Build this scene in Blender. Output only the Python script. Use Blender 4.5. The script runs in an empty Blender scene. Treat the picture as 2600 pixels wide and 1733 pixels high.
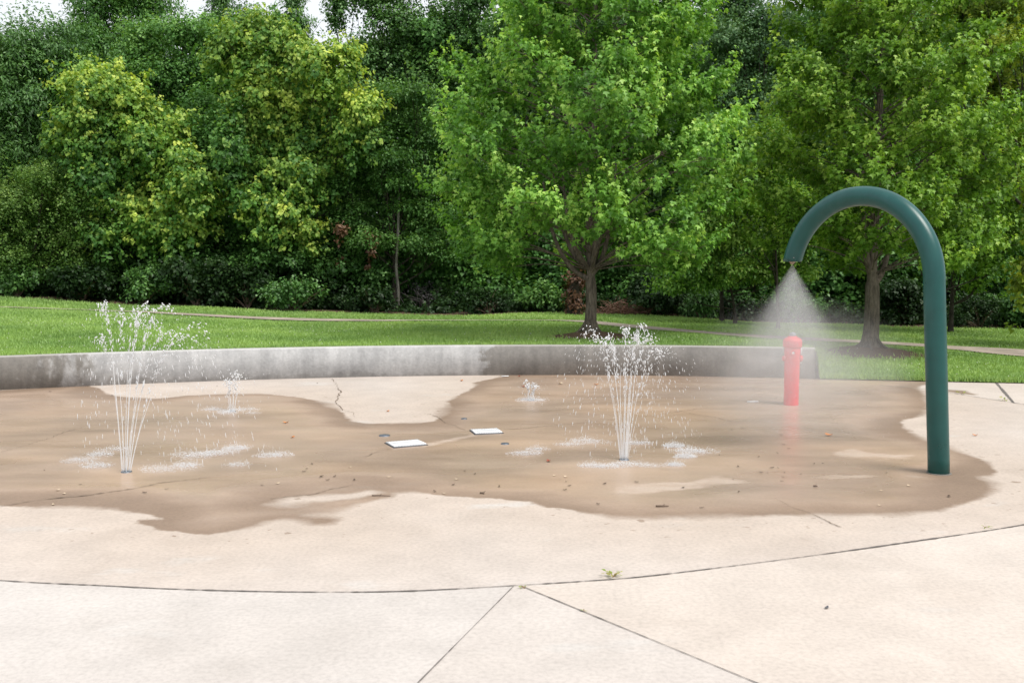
import bpy, math, random
import numpy as np
R = np.random.RandomState(7)
random.seed(7)
sc = bpy.context.scene
COL = sc.collection

# ------------------------------------------------------------------ camera
FD = 2300.0                      # focal length in units of a 2352 x 1568 picture
PITCH = math.atan(195.0 / FD)
CAMZ = 1.6
CP, SP = math.cos(PITCH), math.sin(PITCH)
cam_d = bpy.data.cameras.new('camera')
cam = bpy.data.objects.new('camera', cam_d)
COL.objects.link(cam)
cam.location = (0, 0, CAMZ)
cam.rotation_euler = (math.pi / 2 - PITCH, 0, 0)
cam_d.sensor_width = 36
cam_d.lens = 36 * FD / 2352
cam_d.clip_end = 3000
cam_d.clip_start = 0.05
cam_d.dof.use_dof = True
cam_d.dof.focus_distance = 12.5
cam_d.dof.aperture_fstop = 9.0
sc.camera = cam

def ray(x, y):
    cx = (x - 1176) / FD
    cy = -(y - 784) / FD
    return np.array([cx, CP + cy * SP, -SP + cy * CP])
def G(x, y, z=0.0):              # point of the level z seen there
    d = ray(x, y)
    t = (z - CAMZ) / d[2]
    return np.array([0, 0, CAMZ]) + d * t
def At(x, y, Y):                 # point at ground distance Y
    d = ray(x, y)
    return np.array([0, 0, CAMZ]) + d * (Y / d[1])

# ------------------------------------------------------------------ object helpers
def link(name, data, parent=None, loc=None):
    o = bpy.data.objects.new(name, data)
    COL.objects.link(o)
    if parent is not None:
        o.parent = parent
    if loc is not None:
        o.location = loc
    return o
def tag(o, label=None, cat=None, group=None, kind=None):
    if label: o['label'] = label
    if cat: o['category'] = cat
    if group: o['group'] = group
    if kind: o['kind'] = kind
    return o
def thing(name, label, cat, loc, group=None):
    o = link(name, None, loc=tuple(float(v) for v in loc))
    o.empty_display_size = 0.1
    return tag(o, label, cat, group)
def mesh(name, V, F, mat, parent=None, attrs=None, smooth=False, loc=None, off=None):
    V = np.asarray(V, dtype=np.float32).reshape(-1, 3)
    if off is not None:
        V = V - np.asarray(off, dtype=np.float32)
    if isinstance(F, np.ndarray): F = [F]
    F = [np.asarray(f, dtype=np.int32) for f in F if len(f)]
    me = bpy.data.meshes.new(name)
    me.vertices.add(len(V))
    me.vertices.foreach_set('co', V.ravel())
    nl = sum(f.size for f in F)
    npoly = sum(len(f) for f in F)
    me.loops.add(nl)
    me.polygons.add(npoly)
    me.loops.foreach_set('vertex_index', np.concatenate([f.ravel() for f in F]))
    tot = np.concatenate([np.full(len(f), f.shape[1], dtype=np.int32) for f in F])
    st = np.concatenate([[0], np.cumsum(tot)[:-1]]).astype(np.int32)
    me.polygons.foreach_set('loop_start', st)
    me.polygons.foreach_set('loop_total', tot)
    if smooth:
        me.polygons.foreach_set('use_smooth', np.ones(npoly, dtype=bool))
    for k, a in (attrs or {}).items():
        at = me.attributes.new(k, 'FLOAT', 'POINT')
        at.data.foreach_set('value', np.asarray(a, dtype=np.float32).ravel())
    me.update(calc_edges=True)
    me.validate()
    if mat is not None: me.materials.append(mat)
    return link(name, me, parent, loc)

class MB:
    def __init__(s): s.V = []; s.F = {}; s.n = 0
    def add(s, V, F):
        V = np.asarray(V, dtype=float).reshape(-1, 3)
        if isinstance(F, np.ndarray): F = [F]
        for f in F:
            f = np.asarray(f, dtype=int)
            s.F.setdefault(f.shape[1], []).append(f + s.n)
        s.V.append(V); s.n += len(V)
        return s
    def build(s, name, mat, parent=None, **k):
        return mesh(name, np.concatenate(s.V), [np.concatenate(v) for v in s.F.values()], mat, parent, **k)
def nrm(a): return a / (np.linalg.norm(a, axis=-1, keepdims=True) + 1e-9)
def tube(P, r, n=8, cap=True):
    P = np.asarray(P, float)
    r = np.broadcast_to(np.asarray(r, float), (len(P),))
    T = nrm(np.gradient(P, axis=0))
    ref = np.array([0.0, 1.0, 0.0]) if abs(T[0][1]) < 0.9 else np.array([1.0, 0, 0])
    A = nrm(np.cross(T, ref)); B = np.cross(T, A)
    a = np.linspace(0, 2 * np.pi, n, endpoint=False)
    V = (P[:, None] + r[:, None, None] * (np.cos(a)[None, :, None] * A[:, None] + np.sin(a)[None, :, None] * B[:, None])).reshape(-1, 3)
    i = np.arange(len(P) - 1)[:, None] * n; j = np.arange(n)[None]
    Fq = np.stack([i + j, i + (j + 1) % n, i + n + (j + 1) % n, i + n + j], -1).reshape(-1, 4)
    F = [Fq]
    if cap:
        F += [np.arange(n)[None, ::-1], (np.arange(n) + (len(P) - 1) * n)[None]]
    return V, F
def lathe(prof, n=40, c=(0, 0, 0), axis=None):
    prof = np.asarray(prof, float)
    a = np.linspace(0, 2 * np.pi, n, endpoint=False)
    V = np.stack([prof[:, 0, None] * np.cos(a), prof[:, 0, None] * np.sin(a), np.repeat(prof[:, 1, None], n, 1)], -1).reshape(-1, 3)
    if axis is not None:
        w = nrm(np.array(axis, float)); u = nrm(np.cross(w, [0.1, 0.2, 1.0])); v = np.cross(w, u)
        V = V[:, :1] * u + V[:, 1:2] * v + V[:, 2:] * w
    i = np.arange(len(prof) - 1)[:, None] * n; j = np.arange(n)[None]
    F = np.stack([i + j, i + (j + 1) % n, i + n + (j + 1) % n, i + n + j], -1).reshape(-1, 4)
    return V + np.asarray(c, float), [F, np.arange(n)[None, ::-1], (np.arange(n) + (len(prof) - 1) * n)[None]]
def spline(pts, n=8):
    P = np.asarray(pts, float)
    Q = np.concatenate([2 * P[:1] - P[1:2], P, 2 * P[-1:] - P[-2:-1]])
    out = []
    for k in range(1, len(Q) - 2):
        for t in np.linspace(0, 1, n, endpoint=False):
            a, b, c, d = Q[k - 1:k + 3]
            out.append(0.5 * (2 * b + (c - a) * t + (2 * a - 5 * b + 4 * c - d) * t * t + (3 * b - a - 3 * c + d) * t ** 3))
    out.append(P[-1])
    return np.array(out)

# ------------------------------------------------------------------ material helpers
def newmat(name):
    m = bpy.data.materials.new(name); m.use_nodes = True
    nt = m.node_tree; nt.nodes.clear()
    out = nt.nodes.new('ShaderNodeOutputMaterial')
    return m, nt, out
class N:
    def __init__(s, nt): s.nt = nt
    def n(s, t, **k):
        x = s.nt.nodes.new(t)
        for a, v in k.items():
            setattr(x, a, v)
        return x
    def l(s, a, b): s.nt.links.new(a, b)
    def put(s, sock, v):
        if isinstance(v, bpy.types.NodeSocket): s.l(v, sock)
        elif v is not None: sock.default_value = v
    def math(s, op, a, b=None, c=None, clamp=False):
        x = s.n('ShaderNodeMath', operation=op, use_clamp=clamp)
        for i, v in enumerate((a, b, c)):
            s.put(x.inputs[i], v)
        return x.outputs[0]
    def mix(s, f, a, b, blend='MIX'):
        x = s.n('ShaderNodeMix', data_type='RGBA', blend_type=blend)
        s.put(x.inputs[0], f)
        for i, v in ((6, a), (7, b)):
            s.put(x.inputs[i], v if not isinstance(v, tuple) else (*v, 1.0)[:4])
        return x.outputs[2]
    def attr(s, name): return s.n('ShaderNodeAttribute', attribute_name=name).outputs['Fac']
    def pos(s): return s.n('ShaderNodeNewGeometry').outputs['Position']
    def xyz(s, v):
        x = s.n('ShaderNodeSeparateXYZ'); s.put(x.inputs[0], v); return x.outputs
    def scale(s, v, sc3):
        x = s.n('ShaderNodeVectorMath', operation='MULTIPLY'); s.put(x.inputs[0], v); x.inputs[1].default_value = sc3; return x.outputs[0]
    def noise(s, v, scale, detail=4.0, rough=0.55, dist=0.0):
        x = s.n('ShaderNodeTexNoise'); s.put(x.inputs['Vector'], v)
        x.inputs['Scale'].default_value = scale; x.inputs['Detail'].default_value = detail
        x.inputs['Roughness'].default_value = rough; x.inputs['Distortion'].default_value = dist
        return x.outputs[0]
    def ramp(s, f, stops, interp='LINEAR'):
        x = s.n('ShaderNodeValToRGB'); s.put(x.inputs[0], f)
        cr = x.color_ramp; cr.interpolation = interp
        while len(cr.elements) < len(stops): cr.elements.new(0.5)
        for e, (p, c) in zip(cr.elements, stops):
            e.position = p; e.color = (*c, 1.0) if isinstance(c, tuple) else (c, c, c, 1.0)
        return x.outputs[0]
    def step(s, f, a, b, lo=0.0, hi=1.0):
        x = s.n('ShaderNodeMapRange', interpolation_type='SMOOTHSTEP')
        s.put(x.inputs[0], f); x.inputs[1].default_value = a; x.inputs[2].default_value = b
        x.inputs[3].default_value = lo; x.inputs[4].default_value = hi
        return x.outputs[0]
    def bsdf(s, **k):
        x = s.n('ShaderNodeBsdfPrincipled')
        for a, v in k.items():
            a = {'color': 'Base Color', 'rough': 'Roughness', 'spec': 'Specular IOR Level', 'metal': 'Metallic', 'normal': 'Normal',
                 'trans': 'Transmission Weight', 'ior': 'IOR', 'coat': 'Coat Weight', 'coatr': 'Coat Roughness', 'alpha': 'Alpha'}[a]
            s.put(x.inputs[a], (*v, 1.0) if isinstance(v, tuple) and len(v) == 3 else v)
        return x.outputs[0]
    def bump(s, h, strength=0.3, dist=0.01):
        x = s.n('ShaderNodeBump'); s.put(x.inputs['Height'], h); x.inputs['Strength'].default_value = strength
        x.inputs['Distance'].default_value = dist
        return x.outputs[0]

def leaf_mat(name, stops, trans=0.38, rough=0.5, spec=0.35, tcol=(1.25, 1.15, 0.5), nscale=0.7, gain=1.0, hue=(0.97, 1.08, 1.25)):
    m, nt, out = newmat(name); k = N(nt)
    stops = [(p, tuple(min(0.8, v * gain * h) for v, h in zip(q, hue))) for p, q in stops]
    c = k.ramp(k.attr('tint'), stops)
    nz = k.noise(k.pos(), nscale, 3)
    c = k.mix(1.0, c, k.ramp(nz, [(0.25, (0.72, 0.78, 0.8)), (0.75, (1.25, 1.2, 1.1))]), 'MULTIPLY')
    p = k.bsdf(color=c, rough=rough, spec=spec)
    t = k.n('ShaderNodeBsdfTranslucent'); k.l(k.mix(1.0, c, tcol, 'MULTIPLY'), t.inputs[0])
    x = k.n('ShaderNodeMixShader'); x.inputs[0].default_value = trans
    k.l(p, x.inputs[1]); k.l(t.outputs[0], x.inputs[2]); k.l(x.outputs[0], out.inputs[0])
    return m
def simple(name, col, rough=0.6, var=0.15, scale=8.0, spec=0.4, bump=0.0, metal=0.0, coat=0.0):
    m, nt, out = newmat(name); k = N(nt)
    tc = k.n('ShaderNodeTexCoord').outputs['Object']
    nz = k.noise(tc, scale, 5)
    c = k.mix(1.0, col, k.ramp(nz, [(0.3, 1 - var), (0.7, 1 + var)]), 'MULTIPLY')
    kw = dict(color=c, rough=k.step(nz, 0.2, 0.8, rough * 0.8, rough * 1.2), spec=spec, metal=metal)
    if coat: kw['coat'] = coat; kw['coatr'] = 0.15
    if bump: kw['normal'] = k.bump(k.noise(tc, scale * 6, 4), bump, 0.005)
    k.l(k.bsdf(**kw), out.inputs[0])
    return m

# ------------------------------------------------------------------ site layout
wall_px = [(0, 897), (235, 884), (500, 873), (814, 866), (1160, 862), (1500, 863.5), (1870, 869)]
WP = np.array([G(*p) for p in wall_px])
WQ = np.polyfit(WP[:, 0], WP[:, 1], 2)
XW = WP[-1, 0]
wallY = lambda X: np.polyval(WQ, X)
gr_px = [(1880, 872), (2000, 873), (2120, 876), (2190, 876), (2289, 879), (2352, 882)]
GP = np.array([G(*p) for p in gr_px])
GQ = np.polyfit(GP[:, 0], GP[:, 1], 1)
def sstep(t):
    t = np.clip(t, 0, 1); return t * t * (3 - 2 * t)
def edgeY(X):
    X = np.asarray(X, float)
    return np.where(X < XW, wallY(X) + 0.17, np.polyval(GQ, X))
YT = 24.0
tl_px = [(-900, 640), (0, 676), (400, 698), (820, 716), (1100, 720), (1300, 715), (1450, 719), (1700, 734), (2000, 744), (2352, 752), (3200, 770)]
TP = np.array([At(x, y, YT) for x, y in tl_px])
TREE1 = np.array([At(1356, 766, 15.6)[0], 15.6])
TREE2 = np.array([At(1999, 790, 16.2)[0], 16.2])
def terr(X, Y):
    X = np.asarray(X, float); Y = np.asarray(Y, float)
    E = edgeY(X)
    d = np.maximum(Y - E, 0)
    s0 = 0.365 + (0.012 - 0.365) * sstep((X - XW) / (0.05 + 0.40 * d))
    e = np.interp(X, TP[:, 0], TP[:, 2])
    t = np.clip((Y - E) / (YT - E), 0, 1)
    z = s0 + (e - s0) * (0.5 * t + 0.5 * sstep(t))
    z = z + 0.10 * np.exp(-(((X - TREE1[0]) / 0.55) ** 2 + ((Y - TREE1[1]) / 0.55) ** 2))
    z = z + 0.12 * np.exp(-(((X - TREE2[0]) / 0.5) ** 2 + ((Y - TREE2[1]) / 0.6) ** 2))
    z = z + 0.012 * np.sin(X * 1.7 + Y * 0.6) * sstep(d / 2) + 0.01 * np.sin(Y * 2.3 - X * 0.9) * sstep(d / 2)
    return z
def TG(x, y):                     # terrain point seen at a picture position
    d = ray(x, y); lo = None
    ys = np.arange(12.0, 40, 0.05)
    zs = CAMZ + d[2] * ys / d[1]
    f = zs - terr(d[0] / d[1] * ys, ys)
    i = np.argmax(f < 0)
    if not (f < 0).any(): i = len(ys) - 1
    Y = ys[i]
    return np.array([d[0] / d[1] * Y, Y, float(terr(d[0] / d[1] * Y, Y))])

# ------------------------------------------------------------------ world and light
SUN_EL, SUN_AZ = math.radians(60), math.radians(128)    # azimuth clockwise from +Y: high, from the right and a little behind the camera
w = bpy.data.worlds.new("World"); sc.world = w; w.use_nodes = True
wn = w.node_tree; k = N(wn); wn.nodes.clear()
wo = k.n('ShaderNodeOutputWorld'); bg = k.n('ShaderNodeBackground')
sky = k.n('ShaderNodeTexSky', sky_type='NISHITA'); sky.sun_disc = False
sky.sun_elevation = SUN_EL; sky.sun_rotation = SUN_AZ; sky.dust_density = 2.0; sky.ozone_density = 2.0
tcw = k.n('ShaderNodeTexCoord').outputs['Generated']
cl = k.noise(k.scale(tcw, (1, 1, 2.2)), 1.7, 7, 0.55, 0.4)
cf = k.ramp(cl, [(0.30, 0.80), (0.55, 0.97)])
k.l(k.mix(cf, sky.outputs[0], (7.0, 7.25, 7.6)), bg.inputs[0]); bg.inputs[1].default_value = 0.105
k.l(bg.outputs[0], wo.inputs[0])
sun_d = bpy.data.lights.new('sun', 'SUN'); sun_d.energy = 2.5; sun_d.angle = math.radians(26); sun_d.color = (1.0, 0.955, 0.88)
sun = link('sun', sun_d)
sd = np.array([math.sin(SUN_AZ) * math.cos(SUN_EL), math.cos(SUN_AZ) * math.cos(SUN_EL), math.sin(SUN_EL)])
import mathutils
sun.rotation_euler = mathutils.Vector(sd).to_track_quat('Z', 'Y').to_euler()
sc.view_settings.view_transform = 'Standard'; sc.view_settings.look = 'None'
sc.view_settings.exposure = 0.46; sc.view_settings.gamma = 1
sc.cycles.max_bounces = 8; sc.cycles.diffuse_bounces = 5; sc.cycles.glossy_bounces = 2
sc.cycles.transmission_bounces = 4; sc.cycles.transparent_max_bounces = 8; sc.cycles.volume_bounces = 1
sc.cycles.volume_step_rate = 1.3; sc.cycles.use_denoising = True
sc.cycles.sample_clamp_indirect = 6.0

# ------------------------------------------------------------------ pavement
wet_px = [(-260, 905), (-60, 901), (60, 892), (140, 887), (190, 884), (222, 889), (240, 900), (262, 909), (310, 913), (360, 915), (420, 909), (500, 905), (590, 904),
 (640, 906), (700, 914), (750, 926), (785, 942), (800, 958), (806, 967), (840, 972), (900, 972), (960, 971), (1000, 968), (1012, 955), (1018, 940),
 (1030, 922), (1050, 908), (1075, 898), (1092, 886), (1090, 878), (1140, 868), (1180, 855), (1500, 850), (1880, 850), (2000, 862), (2106, 872), (2130, 879),
 (2108, 892), (2127, 910), (2133, 930), (2129, 944), (2112, 954), (2065, 968.5), (2072, 981), (2130, 1010), (2181, 1028), (2237, 1048), (2272, 1067),
 (2289, 1084), (2284, 1090), (2250, 1095), (2278, 1106), (2292, 1118), (2284, 1134), (2248, 1148), (2181, 1164), (2157, 1172), (2063, 1180), (1913, 1182),
 (1763, 1183), (1650, 1187), (1512, 1190), (1416, 1188), (1339, 1174), (1262, 1164), (1205, 1153), (1109, 1144), (1031, 1138), (939, 1130), (908, 1133),
 (900, 1140), (889, 1146), (820, 1155), (797, 1167), (767, 1175), (703, 1183), (743, 1187), (775, 1193), (763, 1201), (719, 1203), (687, 1193), (646, 1190),
 (606, 1199), (565, 1211), (517, 1221), (477, 1226), (424, 1222), (376, 1219), (343, 1209), (307, 1203), (323, 1193), (372, 1192), (351, 1183), (299, 1177),
 (259, 1168), (162, 1166), (0, 1162), (-260, 1158)]
island_px = [(618, 1158), (662, 1142), (727, 1136), (814, 1132), (851, 1126), (877, 1131), (820, 1145), (747, 1150), (662, 1160)]
damp_px = [(2170, 894), (2210, 897), (2243, 905), (2236, 907), (2200, 903), (2170, 899)]
patch_px = [[(1403, 1122), (1440, 1112), (1520, 1107), (1590, 1106), (1640, 1092), (1665, 1096), (1722, 1107), (1660, 1112), (1600, 1122), (1530, 1128), (1460, 1135), (1420, 1132)],
 [(1905, 1038), (1960, 1030), (2000, 1040), (2110, 1045), (2080, 1053), (1990, 1050), (1920, 1048)],
 [(1862, 1097), (1900, 1091), (1990, 1090), (2020, 1093), (1960, 1097), (1900, 1099)], [(2076, 1091), (2100, 1090), (2135, 1098), (2095, 1097)],
 [(1055, 1162), (1110, 1155), (1215, 1151), (1245, 1160), (1180, 1166), (1080, 1169)], [(968, 1019), (1092, 996), (1100, 1000), (980, 1026)]]
joint_px = [(-900, 1240), (-400, 1300), (0, 1333), (235, 1345), (400, 1353), (600, 1358.5), (760, 1360), (880, 1359), (1000, 1355), (1180, 1345), (1340, 1335), (1500, 1322), (1800, 1285),
 (2060, 1249), (2352, 1205), (2560, 1160), (2720, 1105), (2780, 1050), (2700, 995), (2520, 955), (2328, 925), (2238, 911), (2177, 901), (2108, 892), (2020, 885)]
def gpoly(px): return np.array([G(x, y)[:2] for x, y in px])
def sdf(P, poly):
    """signed distance, positive inside"""
    out = np.full(len(P), 1e9); ins = np.zeros(len(P), bool)
    for a, b in zip(poly, np.roll(poly, -1, 0)):
        ab = b - a; t = np.clip(((P - a) @ ab) / (ab @ ab + 1e-12), 0, 1)
        d = np.linalg.norm(P - a - t[:, None] * ab, axis=1); out = np.minimum(out, d)
        c = (a[1] > P[:, 1]) != (b[1] > P[:, 1])
        with np.errstate(divide='ignore', invalid='ignore'):
            xi = (b[0] - a[0]) * (P[:, 1] - a[1]) / (b[1] - a[1]) + a[0]
        ins ^= c & (P[:, 0] < xi)
    return np.where(ins, out, -out)
gx = np.concatenate([np.arange(-40, -7, 1.0), np.arange(-7, 7, 0.035), np.arange(7, 41, 1.0)])
gy = np.concatenate([np.arange(-14, 4.5, 0.5), np.arange(4.5, 9, 0.025), np.arange(9, 13.8, 0.04), [14.0]])
XX, YY = np.meshgrid(gx, gy); P2 = np.stack([XX.ravel(), YY.ravel()], 1)
jw = spline([G(x, y)[:2] for x, y in joint_px], 6)
padpoly = np.concatenate([jw, [[2.0, 16], [-30, 16], [-30, 6.5]]])
wet = sdf(P2, gpoly(wet_px))
wet = np.minimum(wet, -sdf(P2, gpoly(island_px)))
wet = np.maximum(wet, sdf(P2, gpoly(damp_px)))
patch = np.full(len(P2), -9.0)
for q in patch_px: patch = np.maximum(patch, sdf(P2, gpoly(q)))
pad = sdf(P2, padpoly)
wj, wi = len(gy), len(gx)
ii = (np.arange(wj - 1)[:, None] * wi + np.arange(wi - 1)[None]).ravel()
pf = np.stack([ii, ii + 1, ii + wi + 1, ii + wi], 1)

m, nt, out = newmat('concrete'); k = N(nt)
ps = k.pos()
aw, ap, ad = k.attr('wet'), k.attr('patch'), k.attr('pad')
big = k.noise(ps, 0.55, 4); med = k.noise(ps, 3.2, 6, 0.6); fine = k.noise(ps, 42, 5, 0.65); grit = k.noise(ps, 170, 2, 0.5)
streak = k.noise(k.scale(ps, (0.6, 1.7, 1)), 1.2, 4, 0.55, 0.2)
streak2 = k.noise(k.scale(ps, (0.55, 1.2, 1)), 0.9, 3, 0.5, 0.3)
deck = k.ramp(big, [(0.3, (0.485, 0.437, 0.402)), (0.7, (0.550, 0.502, 0.468))])
padc = k.ramp(big, [(0.3, (0.450, 0.382, 0.332)), (0.7, (0.515, 0.447, 0.400))])
inpad = k.step(ad, -0.01, 0.01)
tan = k.step(aw, -1.6, 0.0)
padc = k.mix(k.math('MULTIPLY', tan, 0.7), k.mix(0.6, padc, deck), k.mix(0.45, padc, (0.47, 0.370, 0.285)))
ja, jb = G(1180, 1346)[:2], G(960, 1568)[:2]; jd = jb - ja; jn = np.array([jd[1], -jd[0]]) / np.hypot(*jd)
if jn[0] > 0: jn = -jn
side = k.n('ShaderNodeVectorMath', operation='DOT_PRODUCT'); k.l(ps, side.inputs[0]); side.inputs[1].default_value = (float(jn[0]), float(jn[1]), 0)
left_slab = k.step(side.outputs['Value'], float(jn @ ja) - 0.003, float(jn @ ja) + 0.003)
deck = k.mix(left_slab, deck, k.mix(1.0, deck, (0.985, 1.0, 1.012), 'MULTIPLY'))
ja, jb = G(1198, 1346)[:2], G(1740, 1568)[:2]; jd = jb - ja; jn = np.array([jd[1], -jd[0]]) / np.hypot(*jd)
if jn[0] < 0: jn = -jn
side = k.n('ShaderNodeVectorMath', operation='DOT_PRODUCT'); k.l(ps, side.inputs[0]); side.inputs[1].default_value = (float(jn[0]), float(jn[1]), 0)
right_slab = k.step(side.outputs['Value'], float(jn @ ja) - 0.003, float(jn @ ja) + 0.003)
deck = k.mix(right_slab, deck, k.mix(1.0, deck, (1.03, 1.0, 0.965), 'MULTIPLY'))
dry = k.mix(inpad, deck, padc)
stain = k.math('MULTIPLY', k.step(k.noise(k.scale(ps, (1, 0.8, 1)), 0.8, 6, 0.65, 0.4), 0.52, 0.70), 0.30)
dry = k.mix(stain, dry, k.mix(1.0, dry, (0.80, 0.77, 0.74), 'MULTIPLY'))
pale = k.math('MULTIPLY', k.step(k.noise(k.scale(ps, (0.7, 1.5, 1)), 1.3, 5, 0.6), 0.60, 0.68), 0.35)
dry = k.mix(pale, dry, (0.53, 0.515, 0.495))
dry = k.mix(1.0, dry, k.ramp(med, [(0.3, 0.92), (0.7, 1.06)]), 'MULTIPLY')
dry = k.mix(1.0, dry, k.ramp(fine, [(0.3, 0.86), (0.5, 1.0), (0.72, 1.1)]), 'MULTIPLY')
speck = k.step(grit, 0.66, 0.74)
dry = k.mix(k.math('MULTIPLY', speck, 0.42), dry, (0.30, 0.26, 0.23))
wetc = k.ramp(streak, [(0.28, (0.315, 0.226, 0.166)), (0.5, (0.395, 0.290, 0.217)), (0.75, (0.455, 0.342, 0.262))])
wetc = k.mix(1.0, wetc, k.ramp(big, [(0.3, (0.92, 0.95, 1.0)), (0.7, (1.08, 1.05, 1.0))]), 'MULTIPLY')
wetc = k.mix(1.0, wetc, k.ramp(fine, [(0.3, 0.90), (0.7, 1.08)]), 'MULTIPLY')
mot = k.noise(k.scale(ps, (0.8, 1.5, 1)), 0.75, 5, 0.6, 0.5)
wetc = k.mix(1.0, wetc, k.ramp(mot, [(0.34, (0.84, 0.84, 0.85)), (0.5, (1.0, 1.0, 1.0)), (0.66, (1.12, 1.11, 1.10))]), 'MULTIPLY')
damp = k.mix(1.0, dry, (0.50, 0.425, 0.36), 'MULTIPLY')
edge_n = k.math('MULTIPLY', k.math('SUBTRACT', k.noise(ps, 5.5, 6, 0.65), 0.5), 0.16)
edge_b = k.math('MULTIPLY', k.math('SUBTRACT', k.noise(k.scale(ps, (0.6, 1.4, 1)), 1.6, 3), 0.5), 0.12)
wv = k.math('ADD', k.math('ADD', aw, edge_n), edge_b)
sw = k.ramp(k.noise(ps, 0.9, 3, 0.5), [(0.43, 0.030), (0.66, 0.20)])
wmask = k.math('ADD', k.math('DIVIDE', wv, sw), 0.5, clamp=True)
film = k.step(k.math('ADD', wv, k.math('MULTIPLY', k.math('SUBTRACT', streak2, 0.5), 1.3)), 0.0, 0.55)
wetc = k.mix(film, damp, wetc)
# damp spots thrown out beyond the edge
sp = k.math('MULTIPLY', k.step(k.noise(k.scale(ps, (1, 1.3, 1)), 11, 3, 0.5), 0.665, 0.69), k.step(aw, -0.75, -0.05))
sp = k.math('MULTIPLY', sp, inpad)
wmask = k.math('MAXIMUM', wmask, k.math('MULTIPLY', sp, 0.75))
col = k.mix(wmask, dry, wetc)
pv = k.math('ADD', ap, k.math('MULTIPLY', k.math('SUBTRACT', k.noise(k.scale(ps, (1, 1.5, 1)), 7, 6, 0.65), 0.5), 0.16))
pm = k.math('MULTIPLY', k.step(pv, -0.02, 0.05), k.step(k.noise(k.scale(ps, (0.6, 1.6, 1)), 5, 5, 0.65), 0.35, 0.6, 0.2, 0.65))
col = k.mix(pm, col, k.mix(1.0, k.mix(wmask, (0.55, 0.535, 0.515), (0.46, 0.385, 0.32)), k.ramp(fine, [(0.3, 0.88), (0.7, 1.1)]), 'MULTIPLY'))
filmw = k.math('MULTIPLY', k.math('MULTIPLY', film, wmask), k.math('SUBTRACT', 1.0, pm))
rough_w = k.ramp(streak2, [(0.3, 0.20), (0.7, 0.38)])
rough = k.mix(filmw, (0.82, 0.82, 0.82), rough_w)
rough = k.mix(k.math('MULTIPLY', wmask, k.math('SUBTRACT', 1.0, filmw)), rough, (0.62, 0.62, 0.62))
hgt = k.math('ADD', k.math('MULTIPLY', fine, 0.7), k.math('MULTIPLY', grit, 0.5))
bmp = k.n('ShaderNodeBump'); k.l(hgt, bmp.inputs['Height']); bmp.inputs['Distance'].default_value = 0.003
k.l(k.math('SUBTRACT', 0.55, k.math('MULTIPLY', filmw, 0.46)), bmp.inputs['Strength'])
k.l(k.bsdf(color=col, rough=rough, spec=k.math('ADD', 0.25, k.math('MULTIPLY', filmw, 0.3)), normal=bmp.outputs[0]), out.inputs[0])
M_CONC = m
pave = mesh('pavement', np.stack([XX.ravel(), YY.ravel(), np.zeros(XX.size)], 1), pf, M_CONC, attrs={'wet': wet, 'patch': patch, 'pad': pad}, smooth=True)
tag(pave, kind='structure')

# joints and cracks, as narrow irregular strips lying on the slab
M_JOINT = simple('joint_filler', (0.145, 0.13, 0.12), 0.9, 0.4, 14)
M_CRACK = simple('crack_dirt', (0.17, 0.125, 0.09), 0.9, 0.4, 14)
def strip(name, pts, w0, mat, parent=None, z=0.004, jit=0.35, seg=0.03, wob=0.0, seed=0):
    rr = np.random.RandomState(seed)
    P = np.asarray(pts, float)
    d = np.concatenate([[0], np.cumsum(np.linalg.norm(np.diff(P, axis=0), axis=1))])
    n = max(4, int(d[-1] / seg)); s = np.linspace(0, d[-1], n)
    Q = np.stack([np.interp(s, d, P[:, i]) for i in range(2)], 1)
    T = nrm(np.gradient(Q, axis=0)); Nn = np.stack([-T[:, 1], T[:, 0]], 1)
    if wob:
        nn = np.convolve(rr.randn(n + 8), np.ones(5) / 5, 'same')[4:-4]
        Q = Q + Nn * (nn * wob)[:, None]
    lowf = np.interp(s, np.linspace(0, d[-1], max(3, int(d[-1] / 0.35))), rr.uniform(0.4, 1.8, max(3, int(d[-1] / 0.35))))
    ww = w0 * lowf * (1 + jit * rr.randn(n)).clip(0.3, 2.0) * 0.5
    V = np.concatenate([np.c_[Q + Nn * ww[:, None], np.full(n, z)], np.c_[Q - Nn * ww[:, None], np.full(n, z)]])
    i = np.arange(n - 1)
    return mesh(name, V, np.stack([i, i + n, i + n + 1, i + 1], 1)[:, ::-1], mat, parent)
o = strip('expansion_joint', jw, 0.0085, M_JOINT, pave, seed=1)
for i, (a, b) in enumerate([((1180, 1346), (800, 1730)), ((1198, 1346), (2300, 1800)), ((2289, 880), (2328, 925)), ((2328, 925), (2420, 1010))]):
    if i == 3: continue
    A, B = G(*a)[:2], G(*b)[:2]
    strip('expansion_joint', np.linspace(A, B, 30), 0.005 if i < 2 else 0.02, M_JOINT, pave, seed=2 + i, jit=0.2)
cracks = [[(764, 871), (772, 882), (781, 898), (774, 917), (772, 929), (793, 942), (812, 948), (816, 959)],
 [(989, 951), (1024, 969), (1043, 978), (1066, 988)], [(1158, 986), (1204, 984), (1270, 978), (1339, 971), (1416, 962), (1493, 955), (1628, 936)],
 [(812, 1050), (843, 1048), (866, 1038), (897, 1030)], [(0, 1162), (100, 1148), (202, 1138), (303, 1124), (363, 1110), (485, 1096)],
 [(0, 1039), (57, 1023), (117, 1005), (170, 985)], [(622, 1146), (662, 1140), (711, 1136), (767, 1124), (814, 1114)],
 [(1778, 1144), (1808, 1162), (1860, 1177), (1898, 1196), (1936, 1211)], [(1568, 947), (1613, 954), (1651, 960), (1680, 969)]]
for i, c in enumerate(cracks):
    strip('crack', [G(*p)[:2] for p in c], 0.0055 if i in (0, 4, 6) else 0.0042, M_CRACK, pave, z=0.005, wob=0.02, seed=20 + i, jit=0.5)

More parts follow.
